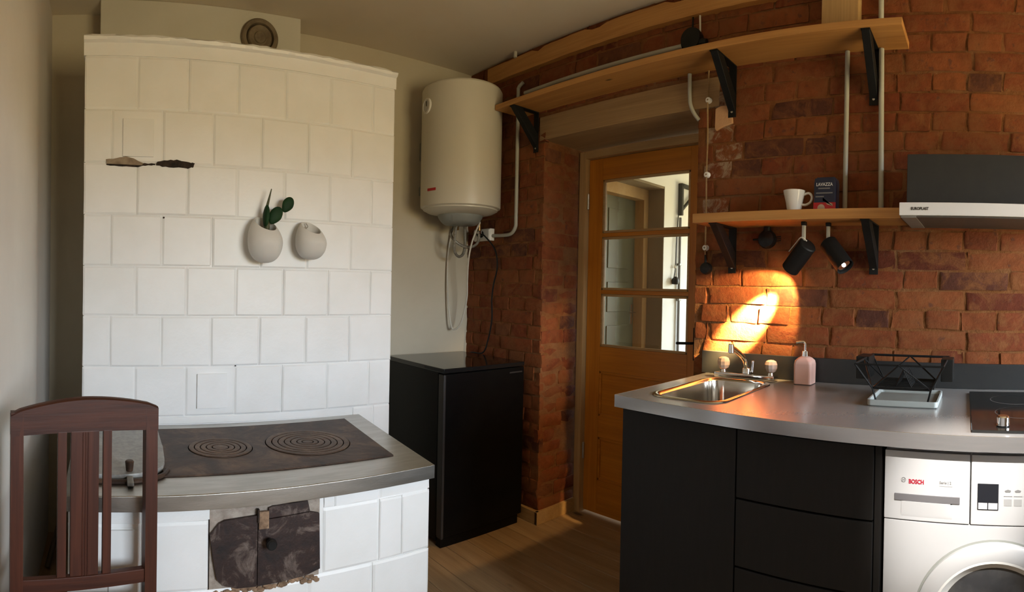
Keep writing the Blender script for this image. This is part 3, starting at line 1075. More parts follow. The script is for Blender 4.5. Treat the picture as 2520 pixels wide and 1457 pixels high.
# galvanised water tank lid at the left
tl = part('tank_lid', prism([(-2.13, -0.64, ZB), (-1.862, -0.64, ZB), (-1.866, -0.884, ZB), (-2.13, -0.884, ZB)], (0, 0, 0.016), 0.003, seg=2), 'galvanised', st, 'dented galvanised water tank lid')
pts = [(-2.13, -0.888), (-1.866, -0.888), (-1.876, -1.04), (-1.886, -1.09), (-1.91, -1.125), (-1.96, -1.155), (-2.02, -1.165), (-2.08, -1.16), (-2.13, -1.145)]
part('lid_flap', prism([(x_, y_, ZB + 0.003) for x_, y_ in pts], (0, 0, 0.017), 0.004, seg=2), 'galvanised', tl)
part('tank_rim', tube([(-2.13, -1.165, ZB + 0.006), (-2.05, -1.182, ZB + 0.006), (-1.97, -1.178, ZB + 0.006), (-1.90, -1.145, ZB + 0.006), (-1.872, -1.09, ZB + 0.006)], 0.007, 8), 'rusty_plate', tl)
part('lid_knob', cyl((-1.987, -1.135, ZB + 0.018), (-1.987, -1.135, ZB + 0.05), 0.010, 0.013, 14, 0.003), 'rusty_plate', tl)
part('lid_catch', box(-1.996, -1.978, -1.215, -1.14, ZB + 0.004, ZB + 0.014, 0.003), 'galvanised', tl)

# fire door
fd = part('fire_door_frame', box(xdoor0 + 0.002, xdoor1 - 0.010, YF + 0.004, YF + 0.02, 0.398, 0.637, 0.002), 'clay_mortar', st, 'crumbling clay-smeared iron door frame')
part('frame_gap', box(xdoor1 - 0.011, xdoor1 + 0.001, YF + 0.006, YF + 0.02, 0.40, 0.637), 'soot', fd)
part('frame_gap', box(xdoor0 - 0.001, xdoor0 + 0.003, YF + 0.004, YF + 0.02, 0.40, 0.60), 'soot', fd)
seam = -1.643
lf = part('fire_door', xz_prism(ragged([(seam - 0.0008, 0.409), (seam - 0.0008, 0.603), (-1.735, 0.597), (-1.752, 0.590), (-1.776, 0.562), (-1.766, 0.49), (-1.756, 0.44), (-1.735, 0.420), (-1.70, 0.410)], 1, 0.0006), YF - 0.006, 0.012), 'fire_door_iron', st, 'blackened iron fire door with peeling rust')
part('door_half', xz_prism([(seam + 0.0012, 0.409), (seam + 0.0012, 0.587), (-1.612, 0.590), (-1.575, 0.592), (-1.49, 0.596), (-1.462, 0.588), (-1.458, 0.43), (-1.50, 0.418), (-1.58, 0.411)], YF - 0.0065, 0.0125), 'fire_door_iron', lf)
part('upper_flap', xz_prism([(-1.612, 0.592), (-1.612, 0.620), (-1.60, 0.624), (-1.497, 0.628), (-1.490, 0.598)], YF - 0.004, 0.010), 'fire_door_iron', lf)
part('frame_strip', box(xdoor0 + 0.002, seam - 0.002, YF - 0.001, YF + 0.008, 0.629, 0.637, 0.001), 'rubble', fd)
part('latch', box(seam + 0.002, -1.612, YF - 0.010, YF, 0.566, 0.614, 0.002), 'rubble', lf)
part('latch_pin', box(seam - 0.002, seam + 0.003, YF - 0.012, YF, 0.585, 0.622, 0.001), 'soot', lf)
part('knob', lathe([(0.008, 0), (0.007, 0.012), (0.012, 0.016), (0.0155, 0.022), (0.0150, 0.030), (0.011, 0.034), (0.0, 0.0335)], Matrix.Translation((-1.611, YF - 0.006, 0.532)) @ Matrix.Rotation(radians(90), 4, 'X'), 24), 'black_plastic', lf, 'round black knob')
rb = bmesh.new()
for i in range(70):
    t = i / 69
    x_ = xdoor0 + 0.012 + t * (xdoor1 - xdoor0 - 0.03)
    b = bmesh.new()
    bmesh.ops.create_icosphere(b, subdivisions=2, radius=1)
    s_ = random.uniform(0.003, 0.008)
    for v in b.verts:
        v.co = Vector((v.co.x * s_ * 1.5, v.co.y * s_ * 0.7, v.co.z * s_)) * random.uniform(0.8, 1.1)
    bmesh.ops.transform(b, matrix=Matrix.Translation((x_, YF + random.uniform(-0.002, 0.006), 0.399 + t * 0.006 + random.uniform(-0.009, 0.006))), verts=b.verts)
    addbm(rb, b)
part('crumbled_mortar', rb, 'rubble', fd, smooth=False)

# soot cover on the chimney breast
vc = root('soot_cover', 'round brown soot cover on the chimney breast above the stove', 'vent cover', base=(-1.35, -0.152, 2.39))
M = Matrix.Translation((-1.352, -0.150, 2.392)) @ Matrix.Rotation(radians(90), 4, 'X')
part('outer_rim', lathe([(0.090, 0.0), (0.091, 0.012), (0.084, 0.020), (0.068, 0.020), (0.064, 0.010), (0.064, 0.0)], M, 40, cap=False), 'vent_brown', vc)
part('lid', lathe([(0.062, 0.0), (0.061, 0.014), (0.054, 0.022), (0.046, 0.020), (0.036, 0.014), (0.030, 0.015), (0.026, 0.021), (0.010, 0.022), (0, 0.022)], M, 40), 'vent_brown', vc)
part('gap', lathe([(0.066, 0.004), (0.060, 0.004)], M, 32, cap=False), 'soot', vc)

# ------------------------------------------------------------------ wall pots and cactus


def pot(label, cx, cz, R, hgt, tilt, cactus):
    base = (cx, YS - R * 0.86, cz - hgt / 2)
    fr = None
    o = root('wall_pot', label, 'plant pot', base=base, group='egg-shaped pots on the stove')
    M = Matrix.Translation(base)
    pr = []
    n = 16
    for i in range(n + 1):
        t = i / n
        z = hgt * (1 - cos(t * pi * 0.80)) / (1 - cos(pi * 0.80))
        r = R * (sin(t * pi * 0.80)) ** 0.80
        pr.append((max(r, 0.0), z))
    top_r = pr[-1][0]
    inner = [(top_r - 0.004, hgt - 0.0015), (top_r - 0.002, hgt * 0.85), (R - 0.012, hgt * 0.62), (0, hgt * 0.60)]
    b = lathe([(0, 0)] + pr[1:] + [(top_r - 0.002, hgt + 0.0008)] + inner, None, 40, cap=False)
    for v in b.verts:      # the mouth is cut at a slant, lower in front and to the right
        wgt = max(0.0, (v.co.z / hgt - 0.45) / 0.55)
        v.co.z += wgt * (v.co.y * 0.62 - v.co.x * 0.20)
    bmesh.ops.transform(b, matrix=M, verts=b.verts)
    part('shell', b, 'pot_clay', o, angle=60)
    return o, M, hgt


o, M, hg = pot('larger white egg-shaped wall pot holding the cactus', -1.447, 1.392, 0.069, 0.152, 9, True)
part('soil', lathe([(0.052, 0.66 * hg), (0.03, 0.68 * hg), (0, 0.675 * hg)], M, 24), 'soil', o)
o2, M2, hg2 = pot('smaller empty white egg-shaped wall pot right of the cactus', -1.254, 1.398, 0.0635, 0.128, 11, False)
tw = thing('dry_stalk', tube([(-1.268, -0.612, 1.425), (-1.272, -0.60, 1.455), (-1.262, -0.60, 1.468), (-1.27, -0.598, 1.482)], 0.0022, 6), 'twig', 'pale dried stalk poking out of the smaller pot', 'plant', base=(-1.268, -0.612, 1.425))

cac = root('cactus', 'dark green pad cactus growing in the larger wall pot', 'cactus', base=(-1.44, -0.62, 1.43))


def pad(cx, cz, a, c, ang, thick, y=-0.618, mat='cactus_green', name='pad', yaw=0):
    b = bmesh.new()
    bmesh.ops.create_uvsphere(b, u_segments=20, v_segments=12, radius=1)
    for v in b.verts:
        s_ = 1 - 0.28 * max(0, -v.co.z)
        v.co = Vector((v.co.x * a * s_, v.co.y * thick, v.co.z * c))
    bmesh.ops.transform(b, matrix=Matrix.Translation((cx, y, cz)) @ Matrix.Rotation(radians(ang), 4, 'Y') @ Matrix.Rotation(radians(yaw), 4, 'Z'), verts=b.verts)
    return part(name, b, mat, cac)


pad(-1.443, 1.497, 0.013, 0.047, 4, 0.022)
pad(-1.440, 1.455, 0.012, 0.028, 0, 0.014, mat='cactus_edge', name='stem')
part('spike', cyl((-1.443, -0.618, 1.525), (-1.423, -0.618, 1.606), 0.0065, 0.002, 10), 'cactus_edge', cac)
pad(-1.405, 1.503, 0.026, 0.039, 32, 0.010)
pad(-1.355, 1.548, 0.0235, 0.034, 30, 0.009)

# ------------------------------------------------------------------ chair
A, B = Vector((-2.268, -1.400, 0)), Vector((-1.944, -1.322, 0))
mid = (A + B) / 2
ang = math.atan2(B.y - A.y, B.x - A.x)
FC = Matrix.Translation(mid) @ Matrix.Rotation(ang, 4, 'Z')
hw = (B - A).length / 2
ch = root('wooden_chair', 'dark reddish-brown wooden chair with slatted back standing before the stove bench', 'chair', base=(0, 0, 0), frame=FC)
for s in (-1, 1):
    loops = []
    for z, dy in ((0, 0.03), (0.42, 0.0), (0.70, 0.0), (0.915, 0.004), (0.925, 0.004)):
        wdt = 0.0155 if z < 0.9 else 0.0150
        loops.append([(s * hw - wdt, dy - 0.014, z), (s * hw + wdt, dy - 0.014, z), (s * hw + wdt, dy + 0.014, z), (s * hw - wdt, dy + 0.014, z)])
    part('back_leg', loft(loops), 'dark_wood', ch)
N = 16
loops = []
for i in range(N + 1):
    t = i / N * 2 - 1
    x_ = t * (hw + 0.016)
    zt = 0.955 - 0.024 * t * t - 0.006 * max(0, -t)
    zl = 0.869 + 0.004 * (1 - t * t)
    if abs(t) > 0.99:
        zt -= 0.004
    bow = 0.010 * (1 - t * t)
    loops.append([(x_, bow - 0.013, zl), (x_, bow - 0.013, zt - 0.004), (x_, bow - 0.008, zt), (x_, bow + 0.010, zt), (x_, bow + 0.013, zt - 0.004), (x_, bow + 0.013, zl)])
part('top_rail', loft(loops), 'dark_wood_x', ch)
part('lower_rail', box(-hw + 0.012, hw - 0.012, -0.009, 0.011, 0.488, 0.522, 0.003), 'dark_wood_x', ch)
part('slat', box(-0.036, 0.034, -0.004, 0.008, 0.52, 0.875, 0.002), 'dark_wood', ch)
part('slat', box(-0.068, -0.046, -0.005, 0.007, 0.52, 0.875, 0.002), 'dark_wood', ch)
part('slat', box(0.044, 0.066, -0.005, 0.007, 0.52, 0.875, 0.002), 'dark_wood', ch)
for x_ in (-0.006, 0.001, 0.007):
    part('slat_bead', cyl((x_, -0.0045, 0.522), (x_, -0.0045, 0.872), 0.0016, seg=6), 'dark_wood', ch)
part('seat', box(-hw - 0.012, hw + 0.012, -0.42, 0.012, 0.432, 0.452, 0.006), 'dark_wood_x', ch)
for s in (-1, 1):
    part('front_leg', box(s * hw - 0.018, s * hw + 0.018, -0.41, -0.374, 0.0, 0.432, 0.003), 'dark_wood', ch)
    part('side_rail', box(s * hw - 0.010, s * hw + 0.010, -0.38, -0.010, 0.37, 0.432, 0.003), 'dark_wood_x', ch)
part('front_rail', box(-hw, hw, -0.402, -0.382, 0.37, 0.432, 0.003), 'dark_wood_x', ch)

# sticks leaning in the dark corner left of the stove
thing('wooden_pole', tube([(-2.295, -0.36, 0.013), (-2.185, -0.10, 0.40)], 0.013, 8, straight=True), 'grey_wood', 'dark wooden pole leaning in the corner left of the stove', 'pole', base=(-2.295, -0.36, 0))

# ------------------------------------------------------------------ refrigerator and its cord
fx0, fx1, fy, fz = -0.572, -0.062, -0.586, 0.850
rf = root('refrigerator', 'black under-counter refrigerator standing in the corner below the water heater', 'refrigerator', base=(-0.317, -0.32, 0))
part('cabinet', box(fx0 + 0.004, fx1 - 0.004, fy + 0.052, -0.05, 0.025, fz - 0.022, 0.004), 'fridge_black', rf)
part('door', box(fx0, fx1, fy, fy + 0.046, 0.055, fz - 0.026, 0.005, 3), 'fridge_black', rf)
part('gasket', box(fx0 + 0.008, fx1 - 0.008, fy + 0.045, fy + 0.053, 0.06, fz - 0.03), 'fridge_trim', rf)
part('door_edge_trim', box(fx0 - 0.0012, fx0 + 0.012, fy - 0.001, fy + 0.040, 0.05, fz - 0.03, 0.003), 'fridge_trim', rf)
part('top_panel', box(fx0 - 0.002, fx1 + 0.002, fy - 0.002, -0.045, fz - 0.022, fz, 0.005, 3), 'hob_glass', rf)
part('plinth', box(fx0 + 0.01, fx1 - 0.01, fy + 0.02, fy + 0.06, 0.0, 0.055), 'fridge_black', rf)
part('badge', box(-0.165, -0.078, fy - 0.0022, fy, 0.797, 0.804), 'fridge_trim', rf, 'small grey badge strip')
for (a, c) in ((fx0 + 0.04, -0.10), (fx1 - 0.04, -0.10)):
    part('foot', cyl((a, c, 0.0), (a, c, 0.026), 0.018, seg=12), 'black_plastic', rf)

thing('power_cord', tube([(-0.055, -0.185, 1.541), (-0.062, -0.23, 1.53), (-0.03, -0.29, 1.45), (-0.022, -0.305, 1.35), (-0.022, -0.275, 1.25), (-0.022, -0.262, 1.16), (-0.022, -0.266, 1.05), (-0.022, -0.235, 0.93), (-0.03, -0.20, 0.855), (-0.04, -0.10, 0.845), (-0.035, -0.04, 0.80), (-0.035, -0.022, 0.6)], 0.0045, 8), 'black_plastic', 'black power cord hanging from the wall socket to the refrigerator', 'cable', base=(-0.02, -0.25, 1.2))
so = root('wall_socket', 'pale double wall socket on the brick wall beside the water heater', 'socket', base=(-0.006, -0.18, 1.537))
part('box', box(-0.038, -0.004, -0.255, -0.105, 1.502, 1.572, 0.005, 3), 'porcelain', so)
part('cover', box(-0.044, -0.036, -0.250, -0.110, 1.507, 1.567, 0.004, 2), 'porcelain', so)
pg = root('plug', 'black round plug in the pale wall socket', 'plug', base=(-0.044, -0.19, 1.54))
part('plug_body', lathe([(0.019, 0), (0.021, 0.012), (0.015, 0.026), (0.0, 0.028)], Matrix.Translation((-0.044, -0.185, 1.540)) @ Matrix.Rotation(radians(-90), 4, 'Y'), 20), 'black_plastic', pg)
part('cord_sleeve', cyl((-0.058, -0.185, 1.540), (-0.062, -0.225, 1.532), 0.009, 0.0055, 12), 'black_plastic', pg)

# ------------------------------------------------------------------ water heater
HC, HR = (-0.242, -0.241), 0.2206
wh = root('water_heater', 'tall cream-white cylindrical water heater hung in the corner', 'water heater', base=(HC[0], HC[1], 1.6))
T = Matrix.Translation((HC[0], HC[1], 0))
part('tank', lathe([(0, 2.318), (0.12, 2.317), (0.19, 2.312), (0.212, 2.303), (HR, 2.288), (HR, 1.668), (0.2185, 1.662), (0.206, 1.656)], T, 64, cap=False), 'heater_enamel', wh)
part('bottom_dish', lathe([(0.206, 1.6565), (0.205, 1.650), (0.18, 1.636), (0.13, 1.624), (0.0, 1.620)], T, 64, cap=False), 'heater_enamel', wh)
part('bottom_cap', lathe([(0.125, 1.627), (0.122, 1.612), (0.105, 1.588), (0.088, 1.574), (0, 1.570)], T, 48, cap=False), 'cap_grey', wh)
a_ = radians(176)
dv = Vector((cos(a_), sin(a_), 0))
dial = Vector((HC[0], HC[1], 2.186)) + dv * HR
MD = Matrix.Translation(dial) @ dv.to_track_quat('Z', 'Y').to_matrix().to_4x4()
dl = part('thermometer', lathe([(0.042, -0.004), (0.041, 0.005), (0.034, 0.007), (0.033, 0.003), (0, 0.003)], MD, 28), 'porcelain', wh, 'round white thermometer dial')
part('dial_face', lathe([(0.030, 0.0035), (0, 0.0036)], MD, 24), 'light_grey', dl)
part('needle', box(-0.003, 0.003, -0.002, 0.024, 0.004, 0.0055, mtx=MD), 'black_print', dl)
a2 = radians(190)
dv2 = Vector((cos(a2), sin(a2), 0))
MB = Matrix.Translation(Vector((HC[0], HC[1], 1.740)) + dv2 * (HR + 0.0005)) @ dv2.to_track_quat('Z', 'Y').to_matrix().to_4x4()
part('badge', box(-0.03, 0.03, -0.007, 0.007, -0.002, 0.001, mtx=MB), 'pack_red', wh, 'small dark red badge')
part('wall_bracket', box(HC[0] - 0.12, HC[0] + 0.12, -0.03, 0.0, 1.95, 2.05, 0.004), 'cap_grey', wh)
part('wall_bracket', box(HC[0] - 0.12, HC[0] + 0.12, -0.03, 0.0, 1.75, 1.80, 0.004), 'cap_grey', wh)
vx, vy = -0.075, -0.20
part('outlet_pipe', cyl((vx, vy, 1.59), (vx, vy, 1.66), 0.011, seg=14), 'steel', wh)
part('valve', cyl((vx, vy, 1.556), (vx, vy, 1.60), 0.014, 0.012, 14, 0.002), 'brass', wh, 'brass safety valve')
part('valve_nut', cyl((vx, vy, 1.538), (vx, vy, 1.558), 0.016, seg=6, bev=0.002), 'chrome', wh)
part('hose', tube([(vx, vy, 1.54), (-0.078, -0.20, 1.50), (-0.105, -0.19, 1.468), (-0.16, -0.18, 1.462), (-0.22, -0.17, 1.49), (-0.245, -0.16, 1.525), (-0.225, -0.15, 1.56), (-0.20, -0.15, 1.60)], 0.008, 8), 'hose_grey', wh)
part('hose', tube([(-0.23, -0.20, 1.60), (-0.245, -0.20, 1.53), (-0.24, -0.19, 1.44), (-0.205, -0.18, 1.405), (-0.165, -0.17, 1.42), (-0.148, -0.165, 1.48), (-0.15, -0.16, 1.60)], 0.008, 8), 'hose_grey', wh)
part('pipe_nut', cyl((-0.2, -0.15, 1.555), (-0.2, -0.15, 1.60), 0.016, seg=6, bev=0.002), 'brass', wh)
part('cable', tube([(-0.10, -0.24, 1.60), (-0.125, -0.235, 1.55), (-0.145, -0.22, 1.47), (-0.148, -0.20, 1.38), (-0.13, -0.17, 1.28), (-0.115, -0.15, 1.18), (-0.115, -0.13, 1.10), (-0.12, -0.10, 1.02), (-0.135, -0.07, 0.985), (-0.15, -0.05, 1.0), (-0.16, -0.03, 1.12), (-0.165, -0.02, 1.30), (-0.155, -0.015, 1.46), (-0.14, -0.05, 1.60)], 0.005, 8), 'cable_white', wh, 'looped white cable')

# ------------------------------------------------------------------ shelves on the brick wall


def bracket(o, yc, zt, depth, drop, wd=0.034):
    y0, y1 = yc - wd / 2, yc + wd / 2
    b = part('bracket', box(-depth, -0.006, y0, y1, zt - 0.005, zt, 0.0015), 'black_metal', o, 'black iron bracket')
    part('wall_strap', box(-0.011, -0.006, y0, y1, zt - drop, zt, 0.0015), 'black_metal', b)
    pr = prism([(-depth + 0.004, y0 + 0.002, zt - 0.004), (-depth + 0.062, y0 + 0.002, zt - 0.004), (-0.010, y0 + 0.002, zt - drop * 0.55), (-0.010, y0 + 0.002, zt - drop * 0.90)], (0, wd - 0.004, 0), 0.001)
    part('brace', pr, 'black_metal', b)
    part('screw', cyl((-0.013, yc, zt - drop + 0.022), (-0.010, yc, zt - drop + 0.022), 0.005, seg=10), 'steel', b)


us = root('upper_shelf', 'long pine wall shelf running above the door on three black brackets', 'shelf', base=(-0.095, -1.44, 2.163))
part('board', box(-0.190, 0.002, -2.426, -0.459, 2.163, 2.1895, 0.002), 'pine', us)
for yc in (-0.585, -1.712, -2.297):
    bracket(us, yc, 2.163, 0.185, 0.21)
ls = root('lower_shelf', 'short pine wall shelf over the sink carrying a cup and a coffee pack', 'shelf', base=(-0.10, -2.04, 1.50))
part('board', box(-0.200, 0.002, -2.436, -1.645, 1.500, 1.536, 0.002), 'pine', ls)
for yc in (-1.727, -2.310):
    bracket(ls, yc, 1.500, 0.190, 0.185)

# ------------------------------------------------------------------ conduits and old wiring
thing('conduit', tube([(-0.018, -0.252, 1.53), (-0.018, -0.34, 1.527), (-0.018, -0.41, 1.532), (-0.018, -0.445, 1.565), (-0.018, -0.450, 1.62), (-0.018, -0.450, 1.9), (-0.018, -0.449, 2.28), (-0.018, -0.452, 2.325), (-0.018, -0.485, 2.345)], 0.010, 10), 'conduit_grey', 'grey conduit bending down the brick wall to the socket beside the heater', 'conduit', base=(-0.018, -0.45, 1.53))
thing('conduit', tube([(-0.016, -0.50, 2.285), (-0.016, -0.9, 2.288), (-0.016, -1.48, 2.286)], 0.011, 10), 'conduit_grey', 'grey conduit lying along the wall above the long upper shelf', 'conduit', base=(-0.016, -1.0, 2.28))
thing('conduit', tube([(-0.018, -2.196, 1.545), (-0.018, -2.194, 2.16)], 0.0095, 10, straight=True), 'conduit_grey', 'left of the two straight grey conduits between the shelves', 'conduit', base=(-0.018, -2.196, 1.545), group='straight conduits between the shelves')
thing('conduit', tube([(-0.018, -2.335, 1.545), (-0.018, -2.325, 2.16)], 0.0105, 10, straight=True), 'conduit_grey', 'right of the two straight grey conduits between the shelves', 'conduit', base=(-0.018, -2.335, 1.545), group='straight conduits between the shelves')
thing('conduit', tube([(-0.018, -2.322, 2.192), (-0.018, -2.318, 2.50)], 0.0105, 10, straight=True), 'conduit_grey', 'short grey conduit above the upper shelf beside the wooden post', 'conduit', base=(-0.018, -2.322, 2.192))
thing('conduit', tube([(-0.018, -1.513, 2.16), (-0.018, -1.516, 2.06), (-0.018, -1.523, 2.02), (-0.014, -1.54, 1.985), (-0.004, -1.556, 1.962)], 0.0085, 10), 'conduit_grey', 'short bent grey conduit above the door niche corner', 'conduit', base=(-0.018, -1.515, 1.96))
thing('conduit_stub', tube([(-0.040, -0.443, 2.485), (-0.040, -0.443, H - 0.002)], 0.010, 10, straight=True), 'cable_white', 'pale conduit stub between ceiling board and ceiling', 'conduit', base=(-0.04, -0.443, 2.485))

jb = root('junction_box', 'black junction box on the wall above the upper shelf', 'junction box', base=(-0.02, -1.52, 2.28))
part('box_body', lathe([(0.048, 0), (0.050, 0.02), (0.046, 0.034), (0.02, 0.040), (0, 0.040)], Matrix.Translation((-0.004, -1.522, 2.302)) @ Matrix.Rotation(radians(-90), 4, 'Y'), 24), 'black_plastic', jb)
part('gland', cyl((-0.018, -1.555, 2.285), (-0.018, -1.592, 2.280), 0.020, 0.014, 14), 'black_plastic', jb)
part('gland', cyl((-0.018, -1.475, 2.286), (-0.018, -1.500, 2.290), 0.015, 0.022, 14), 'black_plastic', jb)
part('wire', tube([(-0.018, -1.522, 2.345), (-0.016, -1.523, 2.41)], 0.004, 6, straight=True), 'black_plastic', jb)
part('wire', tube([(-0.018, -1.56, 2.298), (-0.016, -1.558, 2.35), (-0.016, -1.556, 2.41)], 0.004, 6), 'cable_white', jb)

ow = root('pendant_switch', 'old twisted cord on white insulators ending in a round black switch', 'switch', base=(-0.02, -1.607, 1.30))
part('cord', tube([(-0.016, -1.604, 2.16), (-0.020, -1.603, 2.04), (-0.018, -1.606, 1.88), (-0.020, -1.605, 1.725), (-0.018, -1.606, 1.60), (-0.020, -1.607, 1.42), (-0.020, -1.609, 1.365)], 0.0035, 6), 'old_beam', ow)
for z in (2.036, 1.725, 1.42):
    part('insulator', lathe([(0.010, 0), (0.0125, 0.004), (0.008, 0.010), (0.0125, 0.017), (0.010, 0.022), (0.004, 0.023), (0.004, 0.018), (0, 0.018)], Matrix.Translation((-0.002, -1.605, z)) @ Matrix.Rotation(radians(-90), 4, 'Y'), 16), 'porcelain', ow)
part('switch_body', lathe([(0.024, 0), (0.026, 0.012), (0.022, 0.024), (0.008, 0.028), (0, 0.028)], Matrix.Translation((-0.006, -1.611, 1.334)) @ Matrix.Rotation(radians(-90), 4, 'Y'), 24), 'black_plastic', ow)
part('switch_stem', cyl((-0.02, -1.610, 1.356), (-0.02, -1.608, 1.39), 0.006, 0.004, 10), 'black_plastic', ow)

rs = root('rotary_switch', 'round black rotary switch on the bricks under the lower shelf', 'switch', base=(-0.01, -1.882, 1.45))
part('body', lathe([(0.036, 0), (0.038, 0.014), (0.032, 0.028), (0.012, 0.034), (0, 0.034)], Matrix.Translation((-0.004, -1.882, 1.450)) @ Matrix.Rotation(radians(-90), 4, 'Y'), 28), 'black_plastic', rs)
part('neck', cyl((-0.018, -1.882, 1.475), (-0.018, -1.883, 1.499), 0.016, 0.014, 14), 'black_plastic', rs)
part('lever', cyl((-0.018, -1.846, 1.450), (-0.018, -1.822, 1.449), 0.0035, seg=8), 'black_plastic', rs)
for z in (1.442, 1.450, 1.458):
    part('wire', cyl((-0.018, -1.918, z), (-0.016, -1.94, z + 0.002), 0.002, seg=6), 'black_plastic', rs)

# ------------------------------------------------------------------ spotlights under the lower shelf


def spot(label, mouth, d, lit):
    d = Vector(d).normalized()
    mouth = Vector(mouth)
    L = 0.128
    top = mouth - d * L
    o = root('spotlight', label, 'lamp', base=tuple(top), group='black spotlights under the shelf')
    M, _ = frame_to(mouth, top)
    r = 0.034
    part('shade', lathe([(r, 0.0), (r, L - 0.004), (r - 0.004, L), (0, L), (0, L - 0.004), (r - 0.005, L - 0.006), (r - 0.0025, L * 0.5), (r - 0.002, 0.0005), (r, 0.0)], M, 32, cap=False), 'black_metal', o)
    part('bulb', lathe([(0, 0.012), (0.024, 0.010), (0.029, 0.014), (0.020, 0.044), (0.010, 0.062), (0, 0.064)], M, 24, cap=False), 'lamp_filament' if lit else 'chrome', o)
    if not lit:
        part('bulb_glint', lathe([(0, 0.004), (0.006, 0.006), (0.008, 0.011), (0.006, 0.013), (0, 0.0135)], M, 14, cap=False), 'glint_glow', o)  # glowing piece put in for the glint on the unlit bulb
    piv = mouth - d * (L * 0.86)
    part('joint', cyl(piv, (piv.x, piv.y + 0.008, piv.z + 0.03), 0.006, 0.006, 10), 'conduit_grey', o)
    part('arm', box(piv.x - 0.008, piv.x + 0.008, piv.y + 0.002, piv.y + 0.014, piv.z + 0.022, 1.499, 0.003), 'conduit_grey', o)
    part('socket_block', box(piv.x - 0.010, piv.x + 0.010, piv.y - 0.001, piv.y + 0.017, 1.485, 1.4995, 0.003), 'black_plastic', o)
    return o, M, mouth, d


s1, M1, mo1, d1 = spot('left black spotlight, lit and aimed at the bricks beside the sink', (-0.100, -2.012, 1.330), (0.360, 0.645, -0.675), True)
part('cable', tube([mo1 - d1 * 0.126 + Vector((-0.012, 0, 0.012)), mo1 - d1 * 0.122 + Vector((-0.018, 0.018, 0.028)), mo1 - d1 * 0.09 + Vector((-0.012, 0.024, 0.030)), mo1 - d1 * 0.045 + Vector((-0.012, 0.026, 0.032))], 0.002, 6), 'cable_white', s1)
s2, M2_, mo2, d2_ = spot('right black spotlight, turned down towards the worktop', (-0.135, -2.232, 1.335), (-0.32, -0.62, -0.72), False)
for nm, size, blend, en in (('spot_beam', 27, 0.75, 2200.0), ('spot_spill', 84, 0.25, 32.0)):
    l = bpy.data.lights.new(nm, 'SPOT')
    l.energy = en
    l.spot_size = radians(size)
    l.spot_blend = blend
    l.color = (1.0, 0.62, 0.24)
    l.shadow_soft_size = 0.012
    lo = bpy.data.objects.new(nm, l)
    COL.objects.link(lo)
    lo.location = mo1 - d1 * 0.006
    lo.rotation_euler = d1.to_track_quat('-Z', 'Y').to_euler()

# ------------------------------------------------------------------ cup and coffee pack on the lower shelf
cu = root('coffee_cup', 'white china cup on the lower pine shelf', 'cup', base=(-0.10, -2.020, 1.536))
T = Matrix.Translation((-0.100, -2.022, 1.536))
part('bowl', lathe([(0.0, 0.0), (0.024, 0.0), (0.026, 0.004), (0.032, 0.040), (0.040, 0.072), (0.0425, 0.084), (0.041, 0.085), (0.038, 0.072), (0.030, 0.040), (0.022, 0.008), (0, 0.007)], T, 36, cap=False), 'porcelain', cu)
part('handle', tube([(-0.100, -2.058, 1.605), (-0.100, -2.078, 1.610), (-0.100, -2.090, 1.598), (-0.100, -2.086, 1.578), (-0.100, -2.068, 1.567), (-0.100, -2.052, 1.568)], 0.0048, 8), 'porcelain', cu)

pk = root('coffee_pack', 'dark blue coffee pack with white lettering on the lower pine shelf', 'coffee pack', base=(-0.085, -2.145, 1.536))
px, py0, py1, pz = -0.125, -2.104, -2.188, 1.536
bm = loft([[(x_, y_, z_) for x_, y_ in rrect(px, px + 0.055, py1 + i_, py0 - i_, 0.006, 2)] for z_, i_ in ((pz, 0.002), (pz + 0.006, 0.0), (pz + 0.105, 0.0), (pz + 0.122, 0.003))])
part('brick_pack', bm, 'pack_navy', pk)
part('folded_top', box(px + 0.01, px + 0.045, py1 + 0.008, py0 - 0.008, pz + 0.122, pz + 0.128, 0.002), 'pack_navy', pk)
part('red_band', box(px - 0.0010, px + 0.02, py1 + 0.0005, py0 - 0.0005, pz + 0.003, pz + 0.034), 'pack_red', pk, 'red lower band')
MT = Matrix.Translation((px - 0.0012, py0 - 0.010, pz + 0.094)) @ Matrix.Rotation(radians(-90), 4, 'Z') @ Matrix.Rotation(radians(90), 4, 'X')
part('lettering', text_bm('LAVAZZA', 0.0165, MT, 0.0003, 0.0004, 0.86), 'white_print', pk)
for (z_, a_, c_) in ((0.083, 0.018, 0.062), (0.066, 0.010, 0.072), (0.053, 0.008, 0.040)):
    part('print_line', box(px - 0.0012, px + 0.001, py0 - c_, py0 - a_, pz + z_, pz + z_ + 0.0045), 'grey_print', pk)
part('cup_picture', prism([(px - 0.0014, py0 - 0.036, pz + 0.040), (px - 0.0014, py0 - 0.072, pz + 0.030), (px - 0.0014, py0 - 0.074, pz + 0.020), (px - 0.0014, py0 - 0.052, pz + 0.026), (px - 0.0014, py0 - 0.036, pz + 0.052)], (0.001, 0, 0)), 'pack_beige', pk)
part('bean_picture', lathe([(0.014, 0.0), (0, 0.0008)], Matrix.Translation((px - 0.0012, py0 - 0.030, pz + 0.014)) @ Matrix.Rotation(radians(-90), 4, 'Y'), 16), 'pack_beige', pk)

